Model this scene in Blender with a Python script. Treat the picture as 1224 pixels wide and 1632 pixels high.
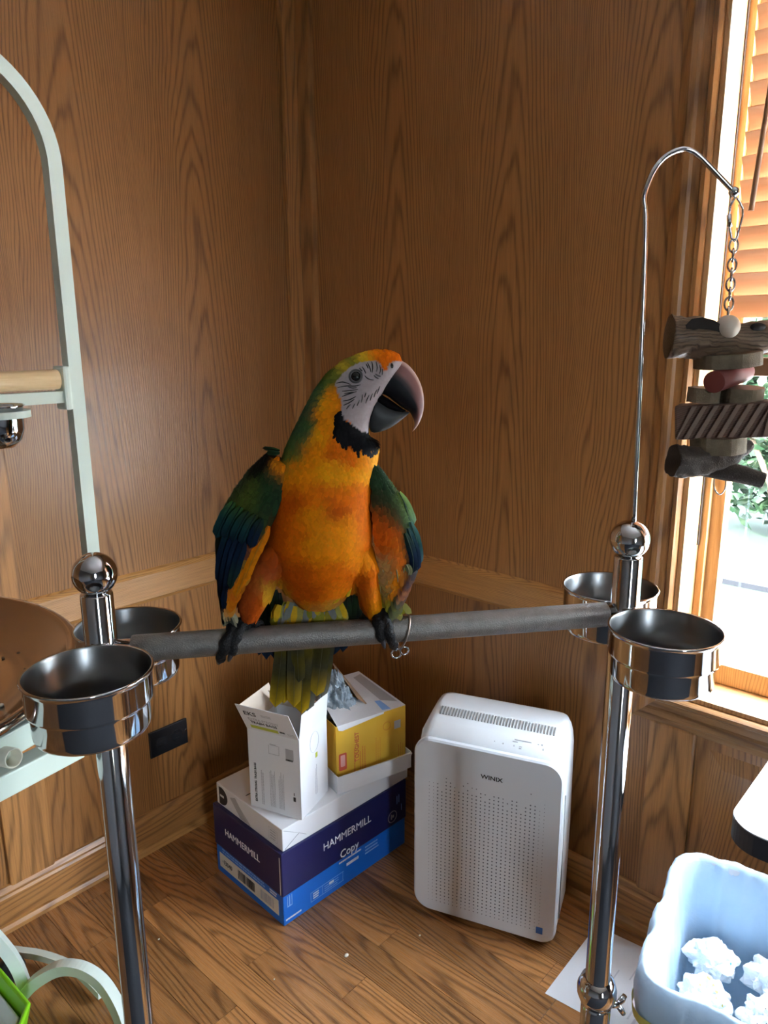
import bpy, bmesh, math, random
from mathutils import Vector, Matrix, noise
from mathutils.bvhtree import BVHTree

for _o in list(bpy.data.objects):
    bpy.data.objects.remove(_o)
SC = bpy.context.scene
COL = SC.collection
PI = math.pi

# ------------------------------------------------------------------ camera
FPX, PITCH, ROLL, YAW = 1180.0, math.radians(13.2), math.radians(0.32), math.radians(42.09)
CAM = Vector((-1.61456, -1.79065, 1.45))
FWD = Vector((math.cos(YAW) * math.cos(PITCH), math.sin(YAW) * math.cos(PITCH), -math.sin(PITCH)))
_R = Vector((math.sin(YAW), -math.cos(YAW), 0))
_D = -_R.cross(FWD)
RGT = math.cos(ROLL) * _R + math.sin(ROLL) * _D
DWN = -math.sin(ROLL) * _R + math.cos(ROLL) * _D
cd = bpy.data.cameras.new('camera')
cd.sensor_fit = 'VERTICAL'
cd.sensor_height = 24.0
cd.lens = 24.0 * FPX / 1632.0
cd.clip_start = 0.02
cam = bpy.data.objects.new('camera', cd)
COL.objects.link(cam)
cam.matrix_world = Matrix((
    (RGT.x, -DWN.x, -FWD.x, CAM.x),
    (RGT.y, -DWN.y, -FWD.y, CAM.y),
    (RGT.z, -DWN.z, -FWD.z, CAM.z),
    (0, 0, 0, 1)))
SC.camera = cam

# ------------------------------------------------------------------ world, sun, exposure
SC.view_settings.view_transform = 'Standard'
SC.view_settings.look = 'None'
SC.view_settings.gamma = 1.0
SC.view_settings.use_curve_mapping = False
SC.view_settings.exposure = 1.7
SC.cycles.max_bounces = 8
SC.cycles.diffuse_bounces = 5
SC.cycles.glossy_bounces = 4
SC.cycles.transmission_bounces = 4
SC.cycles.transparent_max_bounces = 8
SC.cycles.caustics_reflective = False
SC.cycles.caustics_refractive = False

SKY_STRENGTH = 1.0
SUN_STRENGTH = 14.0
world = bpy.data.worlds.new('daylight')
SC.world = world
world.use_nodes = True
wn = world.node_tree
wn.nodes.clear()
wo = wn.nodes.new('ShaderNodeOutputWorld')
wb = wn.nodes.new('ShaderNodeBackground')
ws = wn.nodes.new('ShaderNodeTexSky')
ws.sky_type = 'NISHITA'
ws.sun_disc = False
ws.sun_elevation = math.radians(62)
ws.sun_rotation = math.radians(-110)
ws.air_density = 1.0
ws.dust_density = 2.0
wb.inputs['Strength'].default_value = SKY_STRENGTH
# bright hazy sky: the clear-sky model veiled by thin white cloud
wh = wn.nodes.new('ShaderNodeMix')
wh.data_type = 'RGBA'
wh.inputs[0].default_value = 0.72
wh.inputs[7].default_value = (15.0, 16.6, 18.6, 1)
wg = wn.nodes.new('ShaderNodeVectorMath')
wg.operation = 'SCALE'
wg.inputs['Scale'].default_value = 3.0
wn.links.new(ws.outputs[0], wg.inputs[0])
wn.links.new(wg.outputs[0], wh.inputs[6])
wn.links.new(wh.outputs[2], wb.inputs[0])
wn.links.new(wb.outputs[0], wo.inputs[0])

sd = bpy.data.lights.new('sun', 'SUN')
sd.energy = SUN_STRENGTH
sd.angle = math.radians(0.6)
sd.color = (1.0, 0.95, 0.87)
sun = bpy.data.objects.new('sun', sd)
COL.objects.link(sun)
_dir = Vector((0.62, 0.25, -1.0)).normalized()
sun.rotation_euler = _dir.to_track_quat('-Z', 'Y').to_euler()
sun.location = (-3, -2, 6)


def portal(loc, rot, sx, sy):
    ld = bpy.data.lights.new('window_daylight_portal', 'AREA')
    ld.shape = 'RECTANGLE'
    ld.size, ld.size_y = sx, sy
    ld.cycles.is_portal = True
    o = bpy.data.objects.new('window_daylight_portal', ld)
    o.location, o.rotation_euler = loc, rot
    COL.objects.link(o)


# ------------------------------------------------------------------ measuring helpers
def ray(u, v):
    return FWD + RGT * ((u - 612) / FPX) + DWN * ((v - 816) / FPX)


def atd(u, v, d):
    return CAM + ray(u, v) * d


def onz(u, v, z):
    r = ray(u, v)
    return CAM + r * ((z - CAM.z) / r.z)


# ------------------------------------------------------------------ object helpers
def tag(o, label=None, cat=None, group=None, kind=None):
    if label: o['label'] = label
    if cat: o['category'] = cat
    if group: o['group'] = group
    if kind: o['kind'] = kind
    return o


def thing(name, label, cat, loc=(0, 0, 0), rotz=0.0, group=None):
    o = bpy.data.objects.new(name, None)
    o.empty_display_size = 0.05
    o.location = loc
    o.rotation_euler = (0, 0, rotz)
    COL.objects.link(o)
    return tag(o, label, cat, group)


class MB:
    """collects shapes, builds one mesh object"""

    def __init__(self):
        self.v, self.f, self.m, self.s = [], [], [], []
        self.col = None

    def add(self, vs, fs, mi=0, sm=False):
        b = len(self.v)
        self.v += [tuple(p) for p in vs]
        for f in fs:
            self.f.append(tuple(b + i for i in f))
            self.m.append(mi)
            self.s.append(sm)
        return self

    def box(self, lo, hi, mi=0, M=None):
        x0, y0, z0 = lo
        x1, y1, z1 = hi
        vs = [Vector(p) for p in ((x0, y0, z0), (x1, y0, z0), (x1, y1, z0), (x0, y1, z0),
                                  (x0, y0, z1), (x1, y0, z1), (x1, y1, z1), (x0, y1, z1))]
        if M is not None: vs = [M @ p for p in vs]
        return self.add(vs, [(0, 3, 2, 1), (4, 5, 6, 7), (0, 1, 5, 4), (1, 2, 6, 5), (2, 3, 7, 6), (3, 0, 4, 7)], mi)

    def bbox(self, lo, hi, b=0.002, mi=0, M=None):
        """box with chamfered edges"""
        bm = bmesh.new()
        c = [(lo[i] + hi[i]) / 2 for i in range(3)]
        s = [max(1e-5, hi[i] - lo[i]) for i in range(3)]
        bmesh.ops.create_cube(bm, size=1.0, matrix=Matrix.Translation(c) @ Matrix.Diagonal((s[0], s[1], s[2], 1)))
        b = min(b, min(s) * 0.45)
        bmesh.ops.bevel(bm, geom=list(bm.edges), offset=b, segments=2, profile=0.6, affect='EDGES')
        bm.verts.ensure_lookup_table()
        vs = [v.co.copy() for v in bm.verts]
        if M is not None: vs = [M @ p for p in vs]
        fs = [[v.index for v in f.verts] for f in bm.faces]
        bm.free()
        return self.add(vs, fs, mi)

    def tube(self, path, r, n=12, mi=0, cap=True, closed=False, sm=True, aspect=1.0, up=None, sq=False):
        """round or square section swept along path; r may be a list"""
        P = [Vector(p) for p in path]
        N = len(P)
        rs = r if isinstance(r, (list, tuple)) else [r] * N
        tang = []
        for i in range(N):
            a = P[(i - 1) % N] if (closed or i > 0) else P[i]
            c = P[(i + 1) % N] if (closed or i < N - 1) else P[i]
            t = (c - a)
            tang.append(t.normalized() if t.length > 1e-9 else Vector((0, 0, 1)))
        if up is None:
            up = Vector((0, 0, 1)) if abs(tang[0].z) < 0.9 else Vector((1, 0, 0))
        nrm = (Vector(up) - tang[0] * tang[0].dot(Vector(up))).normalized()
        vs, fs = [], []
        for i in range(N):
            if i > 0:
                q = tang[i - 1].rotation_difference(tang[i])
                nrm = q @ nrm
                nrm = (nrm - tang[i] * tang[i].dot(nrm)).normalized()
            bn = tang[i].cross(nrm)
            for k in range(n):
                a = 2 * PI * k / n + (PI / n if sq else 0)
                vs.append(P[i] + (nrm * math.cos(a) + bn * math.sin(a) * aspect) * rs[i])
        segs = N if closed else N - 1
        for i in range(segs):
            j = (i + 1) % N
            for k in range(n):
                k2 = (k + 1) % n
                fs.append((i * n + k, i * n + k2, j * n + k2, j * n + k))
        self.add(vs, fs, mi, sm and not sq)
        if cap and not closed:
            b = len(self.v) - len(vs)
            self.f.append(tuple(b + k for k in range(n))[::-1]); self.m.append(mi); self.s.append(False)
            self.f.append(tuple(b + (N - 1) * n + k for k in range(n))); self.m.append(mi); self.s.append(False)
        return self

    def lathe(self, prof, n=40, c=(0, 0, 0), mi=0, M=None, sm=True):
        """prof: list of (r, z), swept about z; r=0 ends close to a point"""
        vs, fs = [], []
        idx = []
        for (r, z) in prof:
            if r < 1e-7:
                idx.append([len(vs)])
                vs.append(Vector((c[0], c[1], c[2] + z)))
            else:
                idx.append(list(range(len(vs), len(vs) + n)))
                for k in range(n):
                    a = 2 * PI * k / n
                    vs.append(Vector((c[0] + r * math.cos(a), c[1] + r * math.sin(a), c[2] + z)))
        for i in range(len(prof) - 1):
            A, B = idx[i], idx[i + 1]
            for k in range(n):
                k2 = (k + 1) % n
                if len(A) == 1 and len(B) == 1: continue
                if len(A) == 1: fs.append((A[0], B[k], B[k2]))
                elif len(B) == 1: fs.append((A[k], B[0], A[k2]))
                else: fs.append((A[k], B[k], B[k2], A[k2]))
        if M is not None: vs = [M @ p for p in vs]
        return self.add(vs, fs, mi, sm)

    def prism(self, poly, z0, z1, mi=0, M=None, sm=False):
        n = len(poly)
        vs = [Vector((p[0], p[1], z0)) for p in poly] + [Vector((p[0], p[1], z1)) for p in poly]
        if M is not None: vs = [M @ p for p in vs]
        fs = [tuple(range(n))[::-1], tuple(range(n, 2 * n))]
        self.add(vs, fs, mi, False)
        b = len(self.v) - 2 * n
        for k in range(n):
            k2 = (k + 1) % n
            self.f.append((b + k, b + k2, b + n + k2, b + n + k)); self.m.append(mi); self.s.append(sm)
        return self

    def quad(self, a, b, c, d, mi=0):
        return self.add([a, b, c, d], [(0, 1, 2, 3)], mi)

    def mesh(self, name, mats):
        me = bpy.data.meshes.new(name)
        me.from_pydata(self.v, [], self.f)
        for m in (mats if isinstance(mats, (list, tuple)) else [mats]):
            me.materials.append(m)
        me.polygons.foreach_set('material_index', self.m)
        me.polygons.foreach_set('use_smooth', self.s)
        if self.col:
            ca = me.color_attributes.new('plumage', 'FLOAT_COLOR', 'POINT')
            flat = []
            for c in self.col: flat += [c[0], c[1], c[2], 1.0]
            ca.data.foreach_set('color', flat)
        me.validate()
        me.update()
        return me

    def build(self, name, mats, parent=None, kind=None, label=None, loc=None, rot=None, fixn=True):
        me = self.mesh(name, mats)
        if fixn:
            bm = bmesh.new(); bm.from_mesh(me)
            bmesh.ops.recalc_face_normals(bm, faces=bm.faces)
            bm.to_mesh(me); bm.free()
        return link(name, me, parent, kind, label, loc, rot)


def link(name, me, parent=None, kind=None, label=None, loc=None, rot=None):
    o = bpy.data.objects.new(name, me)
    COL.objects.link(o)
    if parent: o.parent = parent
    if kind: o['kind'] = kind
    if label: o['label'] = label
    if loc is not None: o.location = loc
    if rot is not None: o.rotation_euler = rot
    return o


def rrect(w, h, r, n=6, cx=0, cy=0):
    pts = []
    for (sx, sy, a0) in ((1, 1, 0), (-1, 1, PI / 2), (-1, -1, PI), (1, -1, 1.5 * PI)):
        for k in range(n + 1):
            a = a0 + PI / 2 * k / n
            pts.append((cx + sx * (w / 2 - r) + r * math.cos(a), cy + sy * (h / 2 - r) + r * math.sin(a)))
    return pts


def text(body, size, M, mat, parent, name='lettering', ext=0.0003, align='LEFT', sx=1.0, sp=1.0, bold=0.0):
    """real lettering as flat raised print; M maps text x/y/z to the parent's space"""
    cu = bpy.data.curves.new('lettering', 'FONT')
    cu.body = body
    cu.size = size
    cu.align_x = align
    cu.space_character = sp
    cu.extrude = ext
    cu.offset = bold
    cu.resolution_u = 2
    tmp = bpy.data.objects.new('tmp', cu)
    COL.objects.link(tmp)
    dg = bpy.context.evaluated_depsgraph_get()
    dg.update()
    me = bpy.data.meshes.new_from_object(tmp.evaluated_get(dg))
    bpy.data.objects.remove(tmp)
    me.transform(M @ Matrix.Diagonal((sx, 1, 1, 1)))
    me.materials.clear()
    me.materials.append(mat)
    o = link(name, me, parent)
    return o


def face_matrix(origin, xdir, ydir):
    x = Vector(xdir).normalized(); y = Vector(ydir).normalized(); z = x.cross(y)
    return Matrix(((x.x, y.x, z.x, origin[0]), (x.y, y.y, z.y, origin[1]), (x.z, y.z, z.z, origin[2]), (0, 0, 0, 1)))


# ------------------------------------------------------------------ materials
class NT:
    def __init__(self, name):
        self.mat = bpy.data.materials.new(name)
        self.mat.use_nodes = True
        self.t = self.mat.node_tree
        self.t.nodes.clear()
        self.out = self.t.nodes.new('ShaderNodeOutputMaterial')
        self.b = self.t.nodes.new('ShaderNodeBsdfPrincipled')
        self.t.links.new(self.b.outputs[0], self.out.inputs[0])

    def n(self, typ, **kw):
        nd = self.t.nodes.new('ShaderNode' + typ)
        for k, v in kw.items(): setattr(nd, k, v)
        return nd

    def set(self, sock, val):
        if hasattr(val, 'node') or isinstance(val, bpy.types.NodeSocket): self.t.links.new(val, sock)
        else: sock.default_value = val

    def math(self, op, a, b=None, c=None, clamp=False):
        nd = self.n('Math', operation=op, use_clamp=clamp)
        self.set(nd.inputs[0], a)
        if b is not None: self.set(nd.inputs[1], b)
        if c is not None: self.set(nd.inputs[2], c)
        return nd.outputs[0]

    def comb(self, x, y, z):
        nd = self.n('CombineXYZ')
        for i, q in enumerate((x, y, z)): self.set(nd.inputs[i], q)
        return nd.outputs[0]

    def noise(self, vec, scale, detail=3, rough=0.55, dist=0.0):
        nd = self.n('TexNoise')
        self.set(nd.inputs['Vector'], vec)
        nd.inputs['Scale'].default_value = scale
        nd.inputs['Detail'].default_value = detail
        nd.inputs['Roughness'].default_value = rough
        nd.inputs['Distortion'].default_value = dist
        return nd.outputs[0]

    def ramp(self, fac, stops):
        nd = self.n('ValToRGB')
        self.set(nd.inputs[0], fac)
        el = nd.color_ramp.elements
        while len(el) > 1: el.remove(el[-1])
        el[0].position = stops[0][0]; el[0].color = (*stops[0][1], 1)
        for p, c in stops[1:]:
            e = el.new(p); e.color = (*c, 1)
        return nd.outputs[0]

    def mix(self, fac, a, b, blend='MIX'):
        nd = self.n('Mix', data_type='RGBA', blend_type=blend)
        self.set(nd.inputs[0], fac)
        self.set(nd.inputs[6], a if not isinstance(a, tuple) else (*a, 1))
        self.set(nd.inputs[7], b if not isinstance(b, tuple) else (*b, 1))
        return nd.outputs[2]

    def bump(self, h, dist=0.001, strength=1.0):
        nd = self.n('Bump')
        nd.inputs['Strength'].default_value = strength
        nd.inputs['Distance'].default_value = dist
        self.set(nd.inputs['Height'], h)
        self.t.links.new(nd.outputs[0], self.b.inputs['Normal'])

    def p(self, **kw):
        names = dict(color='Base Color', rough='Roughness', metal='Metallic', spec='Specular IOR Level', trans='Transmission Weight',
                     ior='IOR', emis='Emission Color', emis_s='Emission Strength', coat='Coat Weight', coat_r='Coat Roughness',
                     sss='Subsurface Weight', alpha='Alpha', aniso='Anisotropic', sheen='Sheen Weight')
        for k, v in kw.items():
            if isinstance(v, tuple) and len(v) == 3: v = (*v, 1)
            self.set(self.b.inputs[names[k]], v)
        return self


def plain(name, color, rough=0.5, metal=0.0, spec=0.5, var=0.06, scale=30.0, bump=0.0, **kw):
    """procedural paint / plastic / card: slight mottling of colour and gloss"""
    m = NT(name)
    tc = m.n('TexCoord')
    nz = m.noise(tc.outputs['Object'], scale, 3)
    lo = tuple(c * (1 - var) for c in color); hi = tuple(min(1, c * (1 + var)) for c in color)
    m.p(color=m.mix(nz, lo, hi), metal=metal, spec=spec, **kw)
    m.p(rough=m.math('MULTIPLY_ADD', nz, 0.12, max(0.02, rough - 0.06)))
    if bump: m.bump(m.noise(tc.outputs['Object'], scale * 8, 2), bump)
    return m.mat


def wood(name, axis='z', light=(0.33, 0.155, 0.052), dark=(0.105, 0.042, 0.013), leaf=0.0, A=520.0, B=7.0, C=2.2,
         rough=0.34, coat=0.22, patch=(0.16, 0.085, 0.045), tint=0.25, contrast=1.0, bump=0.00025, lines=1.0):
    """stained oak: cathedral figure, ring lines, pores; grain runs along the local axis"""
    m = NT(name)
    tc = m.n('TexCoord')
    sp = m.n('SeparateXYZ')
    m.t.links.new(tc.outputs['Object'], sp.inputs[0])
    X, Y, Z = sp.outputs
    if axis == 'z': a, l, q = X, Z, Y
    elif axis == 'x': a, l, q = Z, X, Y
    else: a, l, q = X, Y, Z
    a = m.math('MULTIPLY_ADD', q, 0.8, a)
    oi = m.n('ObjectInfo')
    rnd = oi.outputs['Random']
    l2 = m.math('MULTIPLY_ADD', rnd, 23.0, l)
    if leaf > 0:
        k = m.math('MULTIPLY_ADD', rnd, 3.0, m.math('DIVIDE', a, leaf))
        fl = m.math('FLOOR', k)
        xm = m.math('MULTIPLY', m.math('SUBTRACT', m.math('FRACT', k), 0.5), leaf)
        l2 = m.math('MULTIPLY_ADD', fl, 0.23, l2)
    else:
        xm = m.math('ADD', a, m.math('MULTIPLY', m.math('SUBTRACT', rnd, 0.5), 0.10))
    v1 = m.comb(m.math('MULTIPLY', xm, 5.0), m.math('MULTIPLY', l2, 1.1), rnd)
    n1 = m.noise(v1, 1.0, 2, 0.5)
    v2 = m.comb(m.math('MULTIPLY', xm, 26.0), m.math('MULTIPLY', l2, 2.2), rnd)
    n2 = m.noise(v2, 1.0, 2, 0.5)
    xw = m.math('MULTIPLY_ADD', m.math('SUBTRACT', n1, 0.5), 0.10, xm)
    g = m.math('MULTIPLY', m.math('MULTIPLY', xw, xw), A)
    g = m.math('MULTIPLY_ADD', l2, B, g)
    g = m.math('MULTIPLY_ADD', n1, C * 2, g)
    g = m.math('MULTIPLY_ADD', n2, C * 0.55, g)
    s = m.math('MULTIPLY_ADD', m.math('SINE', m.math('MULTIPLY', g, 2 * PI)), 0.5, 0.5)
    s = m.math('POWER', s, 3.2)
    vk = m.comb(m.math('MULTIPLY', a, 150.0), m.math('MULTIPLY', l2, 3.0), rnd)
    streak = m.noise(vk, 1.0, 2, 0.5)
    vp = m.comb(m.math('MULTIPLY', a, 480.0), m.math('MULTIPLY', l2, 14.0), m.math('MULTIPLY', q, 200.0))
    pore = m.noise(vp, 1.0, 2, 0.6)
    pr = m.math('MULTIPLY', m.math('SUBTRACT', pore, 0.42, clamp=True), 3.0, clamp=True)
    vb = m.comb(m.math('MULTIPLY', a, 5.0), m.math('MULTIPLY', l2, 0.7), rnd)
    big = m.noise(vb, 1.0, 3, 0.5)
    vs = m.comb(m.math('MULTIPLY', a, 30.0), m.math('MULTIPLY', l2, 5.0), rnd)
    smear = m.math('MULTIPLY', m.math('SUBTRACT', m.noise(vs, 1.0, 2, 0.5), 0.58, clamp=True), 4.5, clamp=True)
    smear = m.math('MULTIPLY', smear, m.math('SUBTRACT', 1.0, m.math('MULTIPLY', m.math('ABSOLUTE', xw), 14.0), clamp=True))
    f = m.math('MULTIPLY', s, 0.55 * lines)
    f = m.math('MULTIPLY_ADD', pr, 0.32, f)
    f = m.math('MULTIPLY_ADD', big, 0.26, f)
    f = m.math('MULTIPLY_ADD', m.math('SUBTRACT', streak, 0.5), 0.55, f)
    f = m.math('MULTIPLY', m.math('SUBTRACT', f, 0.12), contrast, clamp=True)
    col = m.mix(f, light, dark)
    col = m.mix(m.math('MULTIPLY', smear, 0.6), col, patch)
    tn = m.math('MULTIPLY_ADD', m.math('SUBTRACT', rnd, 0.5), tint, 1.0)
    hs = m.n('HueSaturation')
    m.set(hs.inputs['Value'], tn)
    m.set(hs.inputs['Color'], col)
    m.p(color=hs.outputs[0], spec=0.5)
    m.p(rough=m.math('MULTIPLY_ADD', pr, 0.12, rough), coat=coat, coat_r=0.30)
    m.bump(m.math('MULTIPLY_ADD', s, -0.5, m.math('MULTIPLY', pr, -1.0)), bump)
    return m.mat


W_PANEL = wood('oak_panel', 'z', light=(0.385, 0.170, 0.050), dark=(0.10, 0.037, 0.011), leaf=0.36, A=620, B=6.0, C=3.0)
W_TRIMV = wood('oak_trim_vertical', 'z', light=(0.44, 0.20, 0.062), dark=(0.12, 0.05, 0.017), A=300, B=3, C=3.0)
W_RAIL = wood('oak_rail', 'x', light=(0.52, 0.25, 0.075), dark=(0.19, 0.075, 0.020), A=260, B=3, C=3.0)
W_BASE = wood('oak_base', 'x', light=(0.46, 0.215, 0.065), dark=(0.15, 0.058, 0.017), A=300, B=4, C=3.0)
W_SASH = wood('oak_window', 'z', light=(0.62, 0.36, 0.15), dark=(0.33, 0.16, 0.05), A=200, B=2, C=2.0)
W_SASHH = wood('oak_window_flat', 'x', light=(0.62, 0.36, 0.15), dark=(0.33, 0.16, 0.05), A=200, B=2, C=2.0)
W_FLOOR = wood('oak_floor', 'y', light=(0.44, 0.20, 0.066), dark=(0.085, 0.03, 0.009), A=900, B=5.0, C=3.2, rough=0.26,
               patch=(0.10, 0.045, 0.02), tint=0.5, contrast=1.05)
STEEL = NT('stainless_steel')
_tc = STEEL.n('TexCoord')
_st = STEEL.noise(_tc.outputs['Object'], 40, 2)
STEEL.p(color=(0.56, 0.57, 0.59), metal=1.0)
STEEL.p(rough=STEEL.math('MULTIPLY_ADD', _st, 0.04, 0.05))
STEEL = STEEL.mat

# ================================================================== the setting
def board(name, lo, hi, mat, parent, bev=0.002, label=None):
    """a wooden piece with its own origin at its centre, so that the grain differs piece by piece"""
    c = Vector([(lo[i] + hi[i]) / 2 for i in range(3)])
    mb = MB().bbox([lo[i] - c[i] for i in range(3)], [hi[i] - c[i] for i in range(3)], bev)
    o = mb.build(name, mat, parent, label=label)
    o.location = c
    return o


def wboard(name, wall, a0, a1, z0, z1, p0, p1, mat, parent, bev=0.002):
    """piece on a wall: a along the wall from the corner, p = how far proud of the wall plane"""
    L, H = a1 - a0, z1 - z0
    mb = MB().bbox((-L / 2, p0, -H / 2), (L / 2, p1, H / 2), bev)
    o = mb.build(name, mat, parent)
    place(o, wall, (a0 + a1) / 2, (z0 + z1) / 2)
    return o


def place(o, wall, a, z):
    if wall == 'L':      # y=0 wall, a runs to -x, proud runs to -y : rotate 180
        o.rotation_euler = (0, 0, PI)
        o.location = (-a, 0, z)
    else:                # x=0 wall, a runs to -y, proud runs to -x
        o.rotation_euler = (0, 0, PI / 2)
        o.location = (0, -a, z)


def wmould(name, wall, a0, a1, prof, z, mat, parent):
    """moulding: prof = [(proud, dz)] swept along the wall"""
    L = a1 - a0
    n = len(prof)
    vs = [(-L / 2, p, d) for p, d in prof] + [(L / 2, p, d) for p, d in prof]
    fs = [(i, (i + 1) % n, n + (i + 1) % n, n + i) for i in range(n)]
    fs += [tuple(range(n))[::-1], tuple(range(n, 2 * n))]
    o = MB().add(vs, fs).build(name, mat, parent)
    place(o, wall, (a0 + a1) / 2, z)
    return o


ROOM_X, ROOM_Y, ROOM_Z = -4.2, -4.6, 2.7
M_CEIL = plain('white_ceiling_paint', (0.70, 0.70, 0.69), 0.8, bump=0.0004)
M_BACK = plain('grey_wall_paint', (0.26, 0.26, 0.27), 0.7)
M_WALL = plain('wall_core', (0.30, 0.17, 0.08), 0.7)
M_GROUT = plain('dark_joint', (0.05, 0.025, 0.012), 0.8)

floor = MB().box((ROOM_X, ROOM_Y, -0.06), (0, 0, -0.012)).build('floor', M_GROUT, kind='structure')
random.seed(4)
PW = 0.083
plank_cache = {}
row = 0
x = 0.0
while x > ROOM_X:
    y = -random.uniform(0.0, 0.8)
    ys = [0.0, y]
    while ys[-1] > ROOM_Y:
        ys.append(ys[-1] - random.choice((0.55, 0.75, 0.95, 1.2)))
    for y1, y0 in zip(ys[:-1], ys[1:]):
        y0 = max(y0, ROOM_Y)
        L = round(y1 - y0, 3)
        if L < 0.02: continue
        if L not in plank_cache:
            plank_cache[L] = MB().bbox((-PW / 2 + 0.0004, -L / 2 + 0.0004, -0.014), (PW / 2 - 0.0004, L / 2 - 0.0004, 0), 0.0008).mesh('plank', W_FLOOR)
        link('plank', plank_cache[L], floor, loc=(x - PW / 2, (y0 + y1) / 2, 0))
    x -= PW
    row += 1

MB().box((ROOM_X + 0.02, ROOM_Y + 0.02, 0.0002), (-0.82, -1.22, 0.008)).build('added_floor_sheet', plain('dark_matte_sheet', (0.03, 0.03, 0.035), 0.95, var=0.3, scale=60), floor)  # added dark sheet, out of view; keeps warm floor out of the steel's reflections

ceiling = MB().box((ROOM_X, ROOM_Y, ROOM_Z), (0, 0, ROOM_Z + 0.1)).build('ceiling', M_CEIL, kind='structure')

# window opening on the right wall
WY0, WY1, WZ0, WZ1 = -1.215, -2.75, 0.64, 2.25
wall_left = MB().box((ROOM_X - 0.15, 0, -0.06), (0.15, 0.15, ROOM_Z)).build('wall_left', M_WALL, kind='structure')
wr = MB()
wr.box((0, WY0, -0.06), (0.15, 0, ROOM_Z))
wr.box((0, ROOM_Y, -0.06), (0.15, WY1, ROOM_Z))
wr.box((0, WY1, -0.06), (0.15, WY0, WZ0))
wr.box((0, WY1, WZ1), (0.15, WY0, ROOM_Z))
wall_right = wr.build('wall_right', M_WALL, kind='structure')


def panelling(W, parent, end, stops, lower_stops, upper_end=None, rail_end=None, low_end=None):
    upper_end = upper_end or end
    rail_end = rail_end or end
    # corner stile
    wboard('corner_stile', W, 0.0, 0.075, 0.836, ROOM_Z, 0, 0.026, W_TRIMV, parent, 0.003)
    # upper veneer panels between stiles
    prev = 0.075
    for (s0, s1) in stops:
        wboard('panel', W, prev, s0, 0.836, ROOM_Z, 0, 0.006, W_PANEL, parent, 0.001)
        wboard('stile', W, s0, s1, 0.836, ROOM_Z, 0, 0.009, W_TRIMV, parent, 0.003)
        prev = s1
    if prev < upper_end:
        wboard('panel', W, prev, upper_end, 0.836, ROOM_Z, 0, 0.006, W_PANEL, parent, 0.001)
    # chair rail with a small chamfered moulding on top and below
    wmould('rail', W, 0.0, rail_end, [(0, 0.742), (0.010, 0.744), (0.014, 0.752), (0.019, 0.756), (0.019, 0.824), (0.012, 0.834), (0.006, 0.838), (0, 0.838)], 0, W_RAIL, parent)
    # lower raised panels
    prev = 0.0
    for (s0, s1) in list(lower_stops) + [(end, None)]:
        s0b = min(s0, end)
        a0, a1, z0, z1 = prev, s0b, 0.10, (0.570 if (W == 'R' and 1.0 < prev < 2.75) else 0.745)
        if a1 - a0 > 0.05:
            wboard('panel', W, a0, a1, z0, z1, 0, 0.004, W_PANEL, parent, 0.001)
            if a1 - a0 > 0.3 and prev > 0:
                i = 0.03
                c = 0.035
                w, h = (a1 - a0) / 2 - i, (z1 - z0) / 2 - i
                vs = [(-w, 0.004, -h), (w, 0.004, -h), (w, 0.004, h), (-w, 0.004, h),
                      (-w + c, 0.013, -h + c), (w - c, 0.013, -h + c), (w - c, 0.013, h - c), (-w + c, 0.013, h - c)]
                fs = [(4, 5, 6, 7), (0, 1, 5, 4), (1, 2, 6, 5), (2, 3, 7, 6), (3, 0, 4, 7)]
                o = MB().add(vs, fs).build('raised_panel', W_PANEL, parent)
                place(o, W, (a0 + a1) / 2, (z0 + z1) / 2)
        if s1:
            wboard('stile', W, s0b, s1, 0.10, 0.570 if (W == 'R' and s0b < 2.8) else 0.745, 0, 0.013, W_TRIMV, parent, 0.005)
            prev = s1
    # baseboard with cap and shoe moulding
    b = wmould('baseboard', W, 0.0, end, [(0, 0.0), (0.022, 0.0), (0.022, 0.088), (0.018, 0.094), (0.018, 0.1), (0.011, 0.112), (0, 0.114)], 0, W_BASE, parent)
    wmould('shoe_moulding', W, 0.0, end, [(0.020, 0.0), (0.036, 0.0), (0.035, 0.010), (0.029, 0.018), (0.020, 0.020)], 0, W_RAIL, parent)


panelling('L', wall_left, -ROOM_X, [(0.945, 1.06), (1.95, 2.06), (2.95, 3.06)], [(0.945, 1.058), (1.95, 2.06), (2.95, 3.06)])
panelling('R', wall_right, -ROOM_Y, [], [(1.187, 1.295), (2.1, 2.2), (2.86, 2.96), (3.7, 3.8)], upper_end=1.14, rail_end=1.14)

# the two walls behind the camera, with windows that light the room
BZ0, BZ1 = 0.64, 2.25
B0, B1 = -3.0, -2.5
wall_back = MB()
wall_back.box((ROOM_X - 0.15, ROOM_Y - 0.15, -0.06), (B0, ROOM_Y, ROOM_Z))
wall_back.box((B1, ROOM_Y - 0.15, -0.06), (0.15, ROOM_Y, ROOM_Z))
wall_back.box((B0, ROOM_Y - 0.15, -0.06), (B1, ROOM_Y, BZ0))
wall_back.box((B0, ROOM_Y - 0.15, BZ1), (B1, ROOM_Y, ROOM_Z))
wall_back = wall_back.build('wall_back', M_BACK, kind='structure')
wall_far = MB().box((ROOM_X - 0.15, ROOM_Y, -0.06), (ROOM_X, 0, ROOM_Z)).build('wall_far', M_BACK, kind='structure')

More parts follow.
